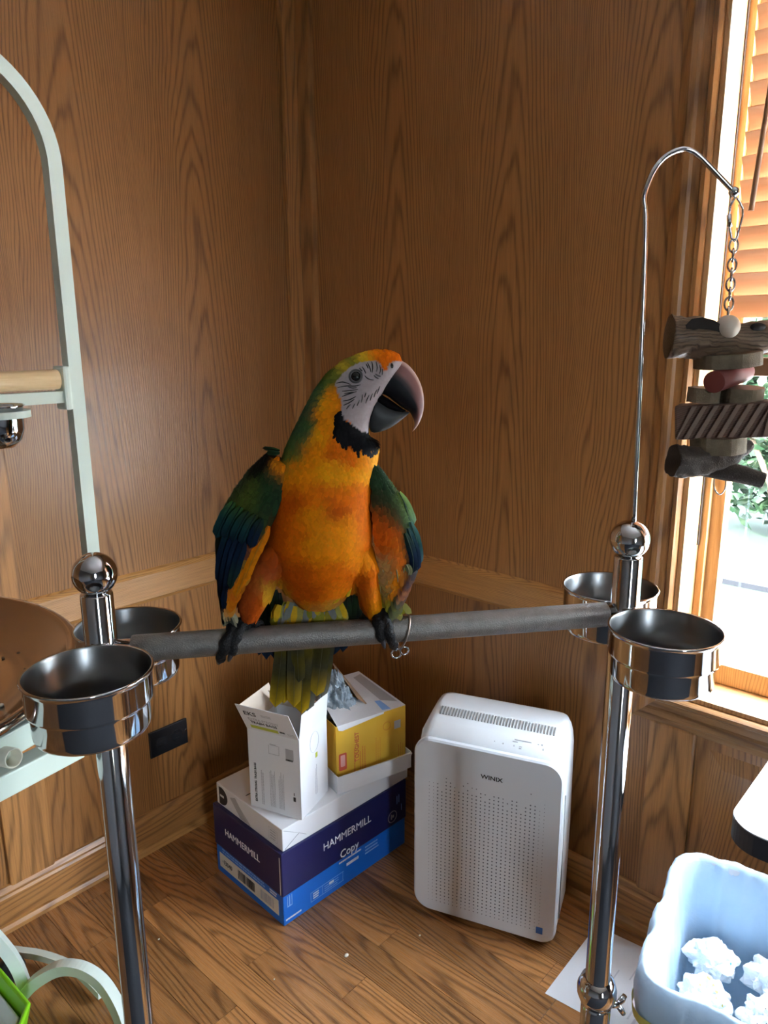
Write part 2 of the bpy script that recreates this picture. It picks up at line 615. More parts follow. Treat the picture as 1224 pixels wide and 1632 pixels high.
# ---------------------------------------------------------------- window with picture-frame casing
M_GLASS = NT('window_glass')
_g = M_GLASS.n('BsdfTransparent')
_gg = M_GLASS.n('BsdfGlossy')
_gg.inputs['Roughness'].default_value = 0.02
_mx = M_GLASS.n('MixShader')
_g.inputs[0].default_value = (0.97, 0.985, 0.98, 1)
_mx.inputs[0].default_value = 0.04
M_GLASS.t.links.new(_g.outputs[0], _mx.inputs[1])
M_GLASS.t.links.new(_gg.outputs[0], _mx.inputs[2])
M_GLASS.t.links.new(_mx.outputs[0], M_GLASS.out.inputs[0])
M_GLASS = M_GLASS.mat

win = thing('window_1', None, None, (0, 0, 0))
win['kind'] = 'structure'
cy0, cy1 = 1.215, 2.75
# casing: mitred boards with a ridged profile
prof = [(0.0, 0.0), (0.012, 0.0), (0.020, 0.006), (0.020, 0.014), (0.015, 0.018), (0.015, 0.034), (0.019, 0.040), (0.021, 0.052), (0.017, 0.058), (0.010, 0.074), (0.0, 0.074)]
# profile runs from the inner edge outward (proud, distance from the opening)


def casing(corners, name='casing'):
    # corners of the opening: list of 2 (a,z) ends with the outward directions of both mitres
    (aA, zA), (aB, zB), oA, oB = corners
    n = len(prof)
    vs = []
    for (a, z), (oa, oz) in (((aA, zA), oA), ((aB, zB), oB)):
        for p, d in prof:
            vs.append((-p, -(a + oa * d), z + oz * d))
    fs = [(i, (i + 1) % n, n + (i + 1) % n, n + i) for i in range(n)] + [tuple(range(n))[::-1], tuple(range(n, 2 * n))]
    c = Vector(((0, -(aA + aB) / 2, (zA + zB) / 2)))
    o = MB().add([Vector(v) - c for v in vs], fs).build(name, W_TRIMV if abs(zA - zB) > abs(aA - aB) else W_TRIMH, win)
    o.location = c


W_TRIMH = wood('oak_trim_along', 'y', light=(0.36, 0.18, 0.066), dark=(0.12, 0.05, 0.017), A=300, B=3, C=3.0)
casing(((cy0, WZ0), (cy0, WZ1), (-1, -1), (-1, 1)))
casing(((cy1, WZ0), (cy1, WZ1), (1, -1), (1, 1)))
casing(((cy0, WZ0), (cy1, WZ0), (-1, -1), (1, -1)))
casing(((cy0, WZ1), (cy1, WZ1), (-1, 1), (1, 1)))
# jambs and sill board lining the opening
board('jamb', (-0.004, WY0 - 0.012, WZ0), (0.15, WY0, WZ1), W_SASH, win, 0.002)
board('jamb', (-0.004, WY1, WZ0), (0.15, WY1 + 0.012, WZ1), W_SASH, win, 0.002)
board('window_sill', (-0.004, WY1, WZ0), (0.16, WY0, WZ0 + 0.012), W_SASH, win, 0.002)
board('head_jamb', (-0.004, WY1, WZ1 - 0.012), (0.15, WY0, WZ1), W_SASH, win, 0.002)
# sash
g0 = 0.105
board('stop', (0.088, WY0 - 0.028, WZ0 + 0.012), (0.105, WY0 - 0.012, WZ1 - 0.012), W_SASH, win, 0.002)
MB().box((0.078, WY0 - 0.0145, 0.985), (0.086, WY0 - 0.0118, WZ1 - 0.02)).build('sash_track', plain('track_brown', (0.05, 0.03, 0.018), 0.6), win)
for (ya, yb) in ((WY0 - 0.056, WY0 - 0.012), (WY1 + 0.012, WY1 + 0.056), ((WY0 + WY1) / 2 - 0.03, (WY0 + WY1) / 2 + 0.03)):
    board('sash_stile', (g0, ya, WZ0 + 0.012), (g0 + 0.04, yb, WZ1 - 0.012), W_SASH, win, 0.004)
for (za, zb) in ((WZ0 + 0.012, WZ0 + 0.062), (1.42, 1.46), (WZ1 - 0.062, WZ1 - 0.012)):
    board('sash_rail', (g0 + 0.001, WY1 + 0.056, za), (g0 + 0.039, WY0 - 0.056, zb), W_TRIMH if False else W_SASH, win, 0.004)
MB().box((g0 + 0.018, WY1 + 0.03, WZ0 + 0.04), (g0 + 0.022, WY0 - 0.03, WZ1 - 0.04)).build('pane', M_GLASS, win)
# plain windows behind the camera
for nm, lo, hi, ax in (('window_2', (B0, ROOM_Y - 0.10, BZ0), (B1, ROOM_Y - 0.06, BZ1), 0),):
    w2 = thing(nm, None, None, (0, 0, 0)); w2['kind'] = 'structure'
    fr = 0.06
    L0, L1 = lo[ax], hi[ax]
    def seg(a0, a1, z0, z1, nme='frame'):
        l2, h2 = list(lo), list(hi)
        l2[ax], h2[ax], l2[2], h2[2] = a0, a1, z0, z1
        board(nme, l2, h2, W_SASH, w2, 0.004)
    seg(L0, L0 + fr, BZ0, BZ1); seg(L1 - fr, L1, BZ0, BZ1)
    seg(L0 + fr, L1 - fr, BZ0, BZ0 + fr); seg(L0 + fr, L1 - fr, BZ1 - fr, BZ1)
    seg((L0 + L1) / 2 - 0.03, (L0 + L1) / 2 + 0.03, BZ0 + fr, BZ1 - fr, 'mullion')
    l2, h2 = list(lo), list(hi)
    m_ = 1 - ax
    l2[m_] = (lo[m_] + hi[m_]) / 2 - 0.002; h2[m_] = l2[m_] + 0.004
    l2[ax] += fr; h2[ax] -= fr; l2[2] += fr; h2[2] -= fr
    MB().box(l2, h2).build('pane', M_GLASS, w2)
portal((0.17, (WY0 + WY1) / 2, (WZ0 + WZ1) / 2), (0, PI / 2, 0), WZ1 - WZ0, WY0 - WY1)
portal(((B0 + B1) / 2, ROOM_Y - 0.17, (BZ0 + BZ1) / 2), (PI / 2, 0, 0), B1 - B0, BZ1 - BZ0)

# ---------------------------------------------------------------- outdoors
M_DRIVE = plain('pale_concrete', (0.70, 0.71, 0.72), 0.9, scale=3)
M_LAWN = plain('lawn_green', (0.007, 0.020, 0.007), 0.9, var=0.4, scale=9)
M_MULCH = plain('mulch', (0.009, 0.010, 0.014), 0.95, var=0.5, scale=20)
M_LEAF = NT('leaf_green')
_oi = M_LEAF.n('TexCoord')
_nz = M_LEAF.noise(_oi.outputs['Object'], 6, 3)
M_LEAF.p(color=M_LEAF.ramp(_nz, [(0.3, (0.004, 0.016, 0.006)), (0.5, (0.018, 0.05, 0.018)), (0.7, (0.09, 0.13, 0.07))]), rough=0.5, sss=0.0)
M_LEAF = M_LEAF.mat
GZ = -0.35
ground = MB().box((-60, -80, GZ - 0.2), (90, 80, GZ - 0.02)).build('trim_1', M_LAWN, kind='structure')
ground.name = 'ground'
tag(MB().box((0.2, -14, GZ - 0.02), (3.4, 10, GZ)).build('driveway', M_DRIVE), 'pale sunlit concrete drive outside the window', 'driveway', kind='structure')
tag(MB().box((4.05, -12, GZ - 0.02), (4.75, 10, GZ + 0.02)).build('mulch_bed', M_MULCH), 'dark mulch bed under the shrubs outside', 'garden bed', kind='structure')


def leaf_ball(mb, c, r, n, rng, size=0.07, squash=1.0):
    for _ in range(n):
        d = Vector((rng.gauss(0, 1), rng.gauss(0, 1), rng.gauss(0, 1))).normalized() * (r * (0.55 + 0.45 * rng.random()))
        p = Vector(c) + Vector((d.x, d.y, d.z * squash))
        a = Vector((rng.gauss(0, 1), rng.gauss(0, 1), rng.gauss(0, 0.6))).normalized() * size * rng.uniform(0.6, 1.3)
        b = a.cross(Vector((rng.gauss(0, 1), rng.gauss(0, 1), rng.gauss(0, 1)))).normalized() * size * 0.4
        mb.add([p - a, p + b, p + a, p - b], [(0, 1, 2, 3)])


rng = random.Random(11)
M_BARK = plain('bark', (0.12, 0.08, 0.05), 0.9)
for i, (x_, y_, r_, lab) in enumerate(((5.7, 2.3, 1.0, 'leafy green shrub behind the mulch bed, opposite the panelled room corner'),
                                       (5.7, -0.1, 1.0, 'leafy green shrub behind the mulch bed, opposite the window'),
                                       (5.7, -2.5, 1.0, 'leafy green shrub behind the mulch bed, opposite the side table'))):
    t = thing('garden_shrub', lab, 'shrub', (x_, y_, GZ), group='shrubs outside the window')
    mb = MB()
    for k in range(9):
        leaf_ball(mb, (rng.uniform(-0.5, 0.5) * r_, rng.uniform(-0.65, 0.65) * r_, rng.uniform(0.35, 1.9) * r_), r_ * 0.5, 420, rng, 0.085)
    mb.build('foliage', M_LEAF, t, fixn=False, kind='stuff')
    st = MB()
    for k in range(4):
        st.tube([(0, 0, 0), (rng.uniform(-.2, .2), rng.uniform(-.2, .2), 0.5 * r_), (rng.uniform(-.5, .5), rng.uniform(-.5, .5), 1.2 * r_)], [0.04, 0.03, 0.012], 6)
    st.build('stem', M_BARK, t)
for i, (x_, y_, h_, lab) in enumerate(((11, 5.2, 6.0, 'leafy tree beyond the shrubs, nearest the house corner'), (11, -3.4, 7.0, 'tall leafy tree standing behind the mulch bed'), (11, -10.0, 6.5, 'leafy tree beyond the end of the drive'),
                                        (11, 0.9, 5.5, 'lower leafy tree between the taller trees'))):
    t = thing('garden_tree', lab, 'tree', (x_, y_, GZ), group='trees outside the window')
    mb = MB()
    for k in range(14):
        leaf_ball(mb, (rng.uniform(-0.9, 0.9), rng.uniform(-0.8, 0.8), rng.uniform(0.2, 0.95) * h_), 1.1, 260, rng, 0.16)
    mb.build('foliage', M_LEAF, t, fixn=False, kind='stuff')
    MB().tube([(0, 0, 0), (0.1, 0.05, h_ * 0.4), (-0.1, 0.1, h_ * 0.85)], [0.18, 0.13, 0.04], 8).build('trunk', M_BARK, t)

# ================================================================== helpers for things seen face on
UROT = YAW - PI / 2
UDIR = Vector((math.sin(YAW), -math.cos(YAW), 0))
ADIR = Vector((math.cos(YAW), math.sin(YAW), 0))     # away from the viewer, level


def tracer(O):
    """local frame of an upright thing at O turned to the viewer: x right, y away, z up"""
    O = Vector(O)

    def f(u, v, w=0.0):
        r = ray(u, v)
        t = ((O - CAM).dot(ADIR) - w) / r.dot(ADIR)
        p = CAM + r * t - O
        return Vector((p.dot(UDIR), p.dot(ADIR), p.z))
    return f


def zrow(x, y, v):
    """height at which the upright line over (x, y) meets image row v"""
    lo, hi = -1.0, 3.0
    for _ in range(50):
        m = (lo + hi) / 2
        q = Vector((x, y, m)) - CAM
        if 816 + FPX * q.dot(DWN) / q.dot(FWD) > v: lo = m
        else: hi = m
    return lo


# ================================================================== steel perch stand
M_KNURL = NT('knurled_grip')
_tc = M_KNURL.n('TexCoord')
_w1 = M_KNURL.n('TexVoronoi')
_w1.inputs['Scale'].default_value = 520
M_KNURL.t.links.new(_tc.outputs['Object'], _w1.inputs['Vector'])
_nz = M_KNURL.noise(_tc.outputs['Object'], 60, 3)
M_KNURL.p(color=M_KNURL.mix(_nz, (0.15, 0.142, 0.132), (0.28, 0.265, 0.248)), metal=0.45, rough=0.42)
M_KNURL.bump(_w1.outputs[0], 0.0006, 0.9)
M_KNURL = M_KNURL.mat
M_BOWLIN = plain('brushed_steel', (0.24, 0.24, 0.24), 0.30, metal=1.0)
ZB = 1.07
PL_, PR_ = Vector((-1.21, -0.947, 0)), Vector((-0.655, -1.381, 0))
bard = (PR_ - PL_).normalized()
perp = Vector((-bard.y, bard.x, 0))       # away from the viewer
stand = thing('perch_stand', 'polished steel perch stand with two posts, ball tops and a grey knurled crossbar', 'perch stand', ((PL_ + PR_) / 2)[:])
OC = (PL_ + PR_) / 2


def L_(p): return Vector(p) - OC


for P, zc in ((PL_, 1.171), (PR_, 1.178)):
    p = L_(P)
    post = MB().lathe([(0, 0.008), (0.0235, 0.008), (0.0235, 0.395), (0.0205, 0.40), (0.0195, 0.402), (0.0195, zc - 0.026), (0.0185, zc - 0.024), (0, zc - 0.024)], 40, p).build('post', STEEL, stand)
    MB().lathe([(0, -0.027)] + [(0.027 * math.cos(a), 0.027 * math.sin(a)) for a in [(-PI / 2 + PI * k / 24) for k in range(1, 24)]] + [(0, 0.027)], 48, p + Vector((0, 0, zc))).build('ball_finial', STEEL, stand)
    MB().lathe([(0.020, -0.024), (0.026, -0.020), (0.031, -0.006), (0.031, 0.006), (0.026, 0.020), (0.020, 0.024)], 40, p + Vector((0, 0, 0.425))).build('collar', STEEL, stand)
    MB().lathe([(0, 0), (0.13, 0), (0.13, 0.006), (0.126, 0.009), (0, 0.009)], 48, p).build('base_plate', STEEL, stand)
    wn_ = MB()
    rr = Vector((UDIR.x, UDIR.y, 0))
    o_ = p + Vector((0, 0, 0.395)) + rr * 0.022
    wn_.tube([o_, o_ + rr * 0.016], 0.005, 10)
    for s in (-1, 1):
        wn_.tube([o_ + rr * 0.012, o_ + rr * 0.020 + Vector((0, 0, s * 0.010)), o_ + rr * 0.024 + Vector((0, 0, s * 0.018))], [0.004, 0.005, 0.004], 8)
    wn_.build('wing_nut', STEEL, stand)
a_, b_ = L_(PL_) + Vector((0, 0, ZB)), L_(PR_) + Vector((0, 0, ZB))
MB().tube([a_ + bard * 0.015, b_ - bard * 0.015], 0.0135, 24).build('inner_bar', STEEL, stand)
BR = 0.0172
MB().tube([a_ + bard * 0.036, a_ + bard * 0.038, b_ - bard * 0.030, b_ - bard * 0.028], [BR - 0.001, BR, BR, BR - 0.001], 40).build('grip_bar', M_KNURL, stand)
# toy hook rising from the right ball
O_h = PR_ + Vector((0, 0, 1.178))
th = tracer(O_h)
rod_px = [(1010, 836), (1013, 700), (1017, 560), (1020, 430), (1022, 345), (1026, 315), (1034, 288), (1047, 264), (1064, 247), (1085, 238), (1102, 240), (1116, 250), (1132, 266), (1152, 287), (1170, 306)]
rod = []
for (u, v) in rod_px:
    q = th(u, v)
    rod.append(O_h - OC + UDIR * q.x + ADIR * q.y + Vector((0, 0, q.z)))
# straighten the shaft
for i in range(5):
    k = i / 5.0
    rod[i].x = rod[0].x * (1 - k) + rod[5].x * k
    rod[i].y = rod[0].y * (1 - k) + rod[5].y * k


def smooth_path(P, n=4):
    out = []
    P = [Vector(p) for p in P]
    for i in range(len(P) - 1):
        p0, p1, p2, p3 = P[max(0, i - 1)], P[i], P[i + 1], P[min(len(P) - 1, i + 2)]
        for k in range(n):
            t = k / n
            out.append(0.5 * ((2 * p1) + (p2 - p0) * t + (2 * p0 - 5 * p1 + 4 * p2 - p3) * t * t + (3 * p1 - p0 - 3 * p2 + p3) * t ** 3))
    out.append(P[-1])
    return out


MB().tube(smooth_path(rod, 5), 0.0032, 12).build('toy_hook_rod', STEEL, stand)
HOOK = rod[-1] + OC
ey = MB()
ey.lathe([(0, -0.0065)] + [(0.0065 * math.cos(a), 0.0065 * math.sin(a)) for a in [(-PI / 2 + PI * k / 10) for k in range(1, 10)]] + [(0, 0.0065)], 16, HOOK - OC)
ey.build('hook_end', STEEL, stand)

# bowls hooked onto the posts (each lifts out)
bowl_prof = [(0, -0.072), (0.0575, -0.072), (0.0600, -0.0715), (0.0630, -0.0695), (0.0642, -0.0665), (0.0646, -0.0630), (0.0648, -0.0400), (0.0649, -0.0372), (0.0652, -0.0368), (0.0684, -0.0362), (0.0688, -0.0358), (0.0689, -0.0335), (0.0690, -0.0060), (0.0692, -0.0035), (0.0712, -0.002),
             (0.0722, 0.000), (0.0712, 0.0018), (0.0690, 0.0010)]
bowl_in = [(0.0690, 0.0010), (0.0672, -0.003), (0.0668, -0.034), (0.0630, -0.037), (0.0630, -0.050), (0.0625, -0.062), (0.060, -0.068), (0.054, -0.0705), (0, -0.0705)]
bowls = [(Vector((-1.259, -1.014, 1.086)), PL_, 'empty steel bowl on the near side of the post with no hook'),
         (Vector((-1.148, -0.892, 1.066)), PL_, 'empty steel bowl behind the hookless post, on the wall side'),
         (Vector((-0.700, -1.449, 1.083)), PR_, 'empty steel bowl on the near side of the hooked post by the window'),
         (Vector((-0.585, -1.327, 1.077)), PR_, 'empty steel bowl behind the hooked post, on the wall side')]
for c, P, lab in bowls:
    h_ = Vector((c.x - P.x, c.y - P.y, 0)).normalized() * 0.0935      # just clear of the post
    c = Vector((P.x + h_.x, P.y + h_.y, c.z))
    t = thing('steel_bowl', lab, 'bowl', c[:], group='steel bowls on the perch stand')
    MB().lathe(bowl_prof, 64).build('bowl_body', STEEL, t)
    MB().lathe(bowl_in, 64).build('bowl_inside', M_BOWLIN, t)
    d = (P - Vector((c.x, c.y, 0)))
    L = d.length
    d = d.normalized()
    M = face_matrix((d * 0.067), d, (0, 0, 1))
    MB().bbox((0.0016, -0.030, -0.008), (L - 0.067 - 0.0192, -0.008, 0.008), 0.001, M=M).build('bracket', STEEL, t)

# wire ring slipped over the crossbar
k_ = 0.0
uv = ray(640, 1003)
s_ = 0.548
rc = PL_ + bard * (s_ * (PR_ - PL_).length) + Vector((0, 0, ZB))
ring = thing('wire_ring', 'thin metal ring with small links looped over the grey crossbar', 'ring', rc[:])
pts = []
for k in range(36):
    a = 2 * PI * k / 36
    rr_ = 0.0215
    pts.append(bard * (0.007 * math.cos(a)) + perp * (rr_ * math.sin(a)) + Vector((0, 0, rr_ * math.cos(a) - 0.003)))
M_DULL = plain('dull_nickel', (0.45, 0.40, 0.35), 0.3, metal=1.0)
MB().tube(pts, 0.0014, 8, closed=True).build('ring', M_DULL, ring)
for (dx, dz, r_) in ((-0.012, -0.030, 0.0065), (-0.001, -0.027, 0.0055)):
    pts = [bard * (dx + r_ * math.cos(2 * PI * k / 20)) - perp * 0.010 + Vector((0, 0, dz + r_ * math.sin(2 * PI * k / 20))) for k in range(20)]
    MB().tube(pts, 0.0013, 8, closed=True).build('link', STEEL, ring)

# ================================================================== hanging wood toy
toy = thing('hanging_toy', 'hanging bird toy of driftwood, wood slices and a grooved block on a chain', 'bird toy', HOOK[:], UROT)
tt = tracer(HOOK)
M_BEAD = plain('cream_bead', (0.60, 0.52, 0.42), 0.45)
W_DRIFT = wood('driftwood', 'x', light=(0.17, 0.11, 0.065), dark=(0.055, 0.032, 0.02), A=600, B=8, C=4, rough=0.8, bump=0.0012)
M_HOLLOW = plain('dark_hollow', (0.018, 0.014, 0.012), 0.9)  # near-black for the log hollow, knot hole and outlet slots
M_CUT = wood('cut_wood', 'x', light=(0.20, 0.12, 0.07), dark=(0.10, 0.055, 0.032), A=900, B=9, C=4, rough=0.75)
M_BARKG = plain('grey_bark', (0.19, 0.15, 0.10), 0.9, var=0.3, scale=90, bump=0.001)
M_DARKBARK = plain('dark_bark', (0.05, 0.036, 0.028), 0.85, var=0.35, scale=70, bump=0.002)
M_MAROON = plain('maroon_stain', (0.17, 0.035, 0.03), 0.55, var=0.15)
M_BLOCK = wood('block_wood', 'x', light=(0.16, 0.095, 0.07), dark=(0.08, 0.045, 0.032), A=900, B=4, C=3, rough=0.8)
kk = (tt(1173, 313) - tt(1172, 313)).x
# quick link
ql = [tt(u, v) for u, v in ((1172, 314), (1178, 320), (1184, 332), (1184, 344), (1179, 362), (1174, 380), (1170, 385), (1166, 380), (1163, 362), (1162, 344), (1164, 328))]
MB().tube(ql, 0.0016, 8, closed=True).build('quick_link', STEEL, toy)
a, b = tt(1162, 342), tt(1163, 362)
MB().tube([a, b], 0.0032, 6).build('link_nut', STEEL, toy)
# chain
c0, c1 = tt(1170, 384), tt(1160, 507, 0.02)
NL = 8
chain_len = (c1 - c0).length
dr = (c1 - c0).normalized()
base_me = None
for i in range(NL):
    c = c0 + (c1 - c0) * ((i + 0.5) / NL)
    pts = []
    side = Vector((1, 0, 0)) if i % 2 == 0 else Vector((0.35, 1, 0)).normalized()
    h = chain_len / NL * 0.70
    for k in range(18):
        an = 2 * PI * k / 18
        pts.append(c + dr * (h * math.cos(an)) + side * (0.0056 * math.sin(an)))
    MB().tube(pts, 0.0014, 6, closed=True).build('chain_link', STEEL, toy)
bc = tt(1160, 521, 0.022)
MB().lathe([(0, -0.0148)] + [(0.0148 * math.cos(q), 0.0148 * math.sin(q)) for q in [(-PI / 2 + PI * k / 16) for k in range(1, 16)]] + [(0, 0.0148)], 28, bc).build('bead', M_BEAD, toy)
# core wire through all pieces
MB().tube([tt(1159, 510), tt(1150, 640), tt(1146, 760)], 0.002, 8).build('core_wire', STEEL, toy)


def log(name, path, radii, mat, n=22, amp=0.12, seed=1, mats=None, dent=None, aspect=1.0):
    mb = MB()
    P = smooth_path(path, 6)
    R = []
    for i in range(len(P)):
        t = i / (len(P) - 1) * (len(radii) - 1)
        k = min(int(t), len(radii) - 2)
        R.append(radii[k] + (radii[k + 1] - radii[k]) * (t - k))
    mb.tube(P, R, n, aspect=aspect, up=Vector((0, 0, 1)))
    nv = len(P) * n
    cen = [P[i // n] for i in range(nv)]
    for i in range(nv):
        q = Vector(mb.v[i]); c = cen[i]
        f = 1 + amp * noise.noise(q * 70 + Vector((seed, 0, 0))) + amp * 0.5 * noise.noise(q * 190)
        if dent:
            for (dc, dr_, dd) in dent:
                e = (q - dc); e.z *= 0.6
                g = max(0.0, 1 - e.length / dr_)
                f *= 1 - dd * min(1, g * 2.2)
        mb.v[i] = tuple(c + (q - c) * f)
    return mb.build(name, mat, toy)


# upper driftwood: a hollow log with a knot hole
log('driftwood_log', [tt(1066, 536, 0.004), tt(1100, 538, 0.006), tt(1150, 545, 0.004), tt(1200, 540, 0), tt(1250, 528, -0.004)], [0.027, 0.026, 0.0225, 0.021, 0.019], W_DRIFT, amp=0.16, seed=3)
hol = tt(1122, 521, 0.024)
mbh = MB()
ring_ = [(-0.024, 0.002), (-0.017, 0.010), (-0.004, 0.0115), (0.010, 0.008), (0.024, -0.001), (0.022, -0.008), (0.008, -0.010), (-0.010, -0.008), (-0.021, -0.006)]
vs = [hol + Vector((a * 1.05, -0.004, b)) for a, b in ring_] + [hol + Vector((a * 0.7, 0.012, b * 0.7)) for a, b in ring_]
nn = len(ring_)
mbh.add(vs, [(i, (i + 1) % nn, nn + (i + 1) % nn, nn + i) for i in range(nn)] + [tuple(range(nn, 2 * nn)), tuple(range(nn))])
mbh.build('hollow', M_HOLLOW, toy)
kh = tt(1207, 521, 0.019)
MB().lathe([(0, 0.0), (0.006, 0.0), (0.0085, 0.004), (0.0, 0.006)], 12, (0, 0, 0), M=Matrix.Translation(kh) @ Matrix.Rotation(PI / 2, 4, 'X') @ Matrix.Diagonal((1.2, 0.6, 0.4, 1))).build('knot_hole', M_HOLLOW, toy)


def slice_(name, c, r, h, tilt=(0, 0), arc=None, mat_side=None):
    M = Matrix.Translation(c) @ Matrix.Rotation(tilt[0], 4, 'Y') @ Matrix.Rotation(tilt[1], 4, 'X')
    mb = MB()
    poly = []
    n = 28
    for k in range(n):
        an = 2 * PI * k / n
        rr_ = r * (1 + 0.05 * math.sin(3 * an + r * 900) + 0.03 * math.sin(7 * an))
        poly.append((rr_ * math.cos(an), rr_ * math.sin(an)))
    mb.prism(poly, -h / 2, h / 2, 0, M)
    mb.m = [1 if i >= 2 else 0 for i in range(len(mb.f))]
    return mb.build(name, [M_CUT, mat_side or M_BARKG], toy)


slice_('wood_slice', tt(1160, 572), 0.040, 0.018, (-0.10, 0.05))
# maroon dowel pointing to the viewer
da, db = tt(1138, 609, 0.034), tt(1186, 592, -0.028)
MB().tube([da, db], 0.0138, 28, sm=True).build('maroon_dowel', M_MAROON, toy)
slice_('wood_slice', tt(1122, 629, 0.006), 0.0195, 0.019, (0.02, 0.04))
slice_('wood_slice', tt(1181, 629, 0.002), 0.0285, 0.020, (0.0, 0.06))
# grooved block
blk = MB()
bM = Matrix.Translation(tt(1150, 668)) @ Matrix.Rotation(-0.5, 4, 'Z') @ Matrix.Rotation(-0.09, 4, 'Y')
blk.bbox((-0.056, -0.020, -0.024), (0.062, 0.024, 0.022), 0.003, M=bM)
for v_i in range(len(blk.v)): pass
blk.build('grooved_block', M_BLOCK, toy)
M_RIDGE = plain('pale_scored_wood', (0.26, 0.19, 0.15), 0.85, var=0.2, scale=60)
for k in range(9):
    x0 = -0.058 + k * 0.0135
    rg = MB()
    pl = [(x0, -0.022), (x0 + 0.006, -0.022), (x0 + 0.030, 0.020), (x0 + 0.024, 0.020)]
    pl = [(max(-0.054, min(0.060, px)), pz) for px, pz in pl]
    vs = [bM @ Vector((px, -0.0195, pz)) for px, pz in pl] + [bM @ Vector((px, -0.0235, pz)) for px, pz in pl]
    rg.add(vs, [(0, 1, 2, 3), (4, 5, 6, 7), (0, 1, 5, 4), (1, 2, 6, 5), (2, 3, 7, 6), (3, 0, 4, 7)])
    rg.build('ridge', M_RIDGE, toy)
slice_('wood_slice', tt(1146, 706), 0.034, 0.022, (-0.08, 0.04))
log('dark_branch', [tt(1072, 734, 0.012), tt(1100, 736, 0.010), tt(1135, 732, 0.006), tt(1168, 722, 0), tt(1196, 708, -0.006)], [0.021, 0.021, 0.019, 0.015, 0.007], M_DARKBARK, amp=0.22, seed=9)
log('stick', [tt(1112, 745, -0.012), tt(1150, 750, 0.006), tt(1185, 757, 0.012), tt(1216, 766, 0.018)], [0.011, 0.0125, 0.012, 0.0105], M_DARKBARK, amp=0.06, seed=5, n=18)
sd0, sd1 = tt(1216, 766, 0.018), tt(1217.5, 766.4, 0.0184)
MB().tube([sd0, sd1], 0.0098, 18).build('stick_cut_end', M_BEAD, toy)
rp = [tt(1147 + 9.5 * math.cos(2 * PI * k / 24), 770 + 18 * math.sin(2 * PI * k / 24)) for k in range(24)]
MB().tube(rp, 0.0009, 6, closed=True).build('wire_loop', STEEL, toy)

# ================================================================== wooden blind
blind = thing('window_blind', 'orange-brown wooden slat blind half raised in the window, with wand and cords', 'blind', (0.03, -1.99, 2.235))
W_SLAT = NT('blind_wood')
_tc = W_SLAT.n('TexCoord')
_sp = W_SLAT.n('SeparateXYZ')
W_SLAT.t.links.new(_tc.outputs['Object'], _sp.inputs[0])
_vv = W_SLAT.comb(W_SLAT.math('MULTIPLY', _sp.outputs[0], 60.0), W_SLAT.math('MULTIPLY', _sp.outputs[1], 3.0), W_SLAT.math('MULTIPLY', _sp.outputs[2], 60.0))
_nz = W_SLAT.noise(_vv, 1.0, 3)
_c = W_SLAT.mix(_nz, (0.64, 0.36, 0.20), (0.82, 0.54, 0.35))
W_SLAT.p(color=_c, rough=0.45)
_tr = W_SLAT.n('BsdfTranslucent')
W_SLAT.t.links.new(_c, _tr.inputs[0])
_mx = W_SLAT.n('MixShader')
_mx.inputs[0].default_value = 0.16
W_SLAT.t.links.new(W_SLAT.b.outputs[0], _mx.inputs[1])
W_SLAT.t.links.new(_tr.outputs[0], _mx.inputs[2])
W_SLAT.t.links.new(_mx.outputs[0], W_SLAT.out.inputs[0])
W_SLAT = W_SLAT.mat
SL = 1.452
sm_ = MB()
for k in range(5):
    pass
n_ = 6
pv = []
for s in (0, 1):
    for k in range(n_ + 1):
        x_ = -0.025 + 0.05 * k / n_
        pv.append((x_, 0.0018 * (1 - (2 * k / n_ - 1) ** 2) + s * 0.0026))
poly = pv[:n_ + 1] + pv[n_ + 1:][::-1]
sv = [(p[0], -SL / 2, p[1]) for p in poly] + [(p[0], SL / 2, p[1]) for p in poly]
m_ = len(poly)
slat_me = MB().add(sv, [tuple(range(m_))[::-1], tuple(range(m_, 2 * m_))] + [(i, (i + 1) % m_, m_ + (i + 1) % m_, m_ + i) for i in range(m_)]).mesh('slat', W_SLAT)
z_ = 1.508
TILT = math.radians(56)
k = 0
while z_ < 2.19:
    o = link('slat', slat_me, blind, loc=(0, random.Random(k).uniform(-0.002, 0.002), z_ - 2.235), rot=(0, TILT, 0))
    z_ += 0.0437
    k += 1
for j in range(7):
    link('slat', slat_me, blind, loc=(0.002 * (j % 2), 0, 1.415 + j * 0.0085 - 2.235), rot=(0, 0.03 * ((j % 3) - 1), 0))
W_SLATD = plain('blind_rail_brown', (0.30, 0.15, 0.07), 0.45, var=0.2)
MB().bbox((-0.026, -SL / 2, 1.372 - 2.235), (0.026, SL / 2, 1.408 - 2.235), 0.003).build('bottom_rail', W_SLATD, blind)
MB().bbox((-0.03, -SL / 2 - 0.004, -0.045), (0.03, SL / 2 + 0.004, 0.0), 0.003).build('head_rail', W_SLATD, blind)
M_CORD = plain('cord', (0.62, 0.50, 0.40), 0.8)
for yy in (-1.40, -1.95, -2.55):
    for xx in (-0.027, 0.027):
        MB().tube([(xx, yy + 1.99, -0.04), (xx, yy + 1.99, 1.39 - 2.235)], 0.0009, 6).build('ladder_cord', M_CORD, blind)
wt = Vector((-0.045, -1.330 + 1.99, -0.02))
MB().tube([wt, wt + Vector((0.0, 0.030, -0.53))], [0.0048, 0.0052], 10).build('tilt_wand', W_SLATD, blind)
ct = Vector((-0.05, -1.375 + 1.99, -0.03))
MB().tube([ct, ct + Vector((0, 0.005, -0.47))], 0.0011, 6).build('lift_cord', M_CORD, blind)
kn = MB()
kc = ct + Vector((0, 0.006, -0.49))
rn = random.Random(2)
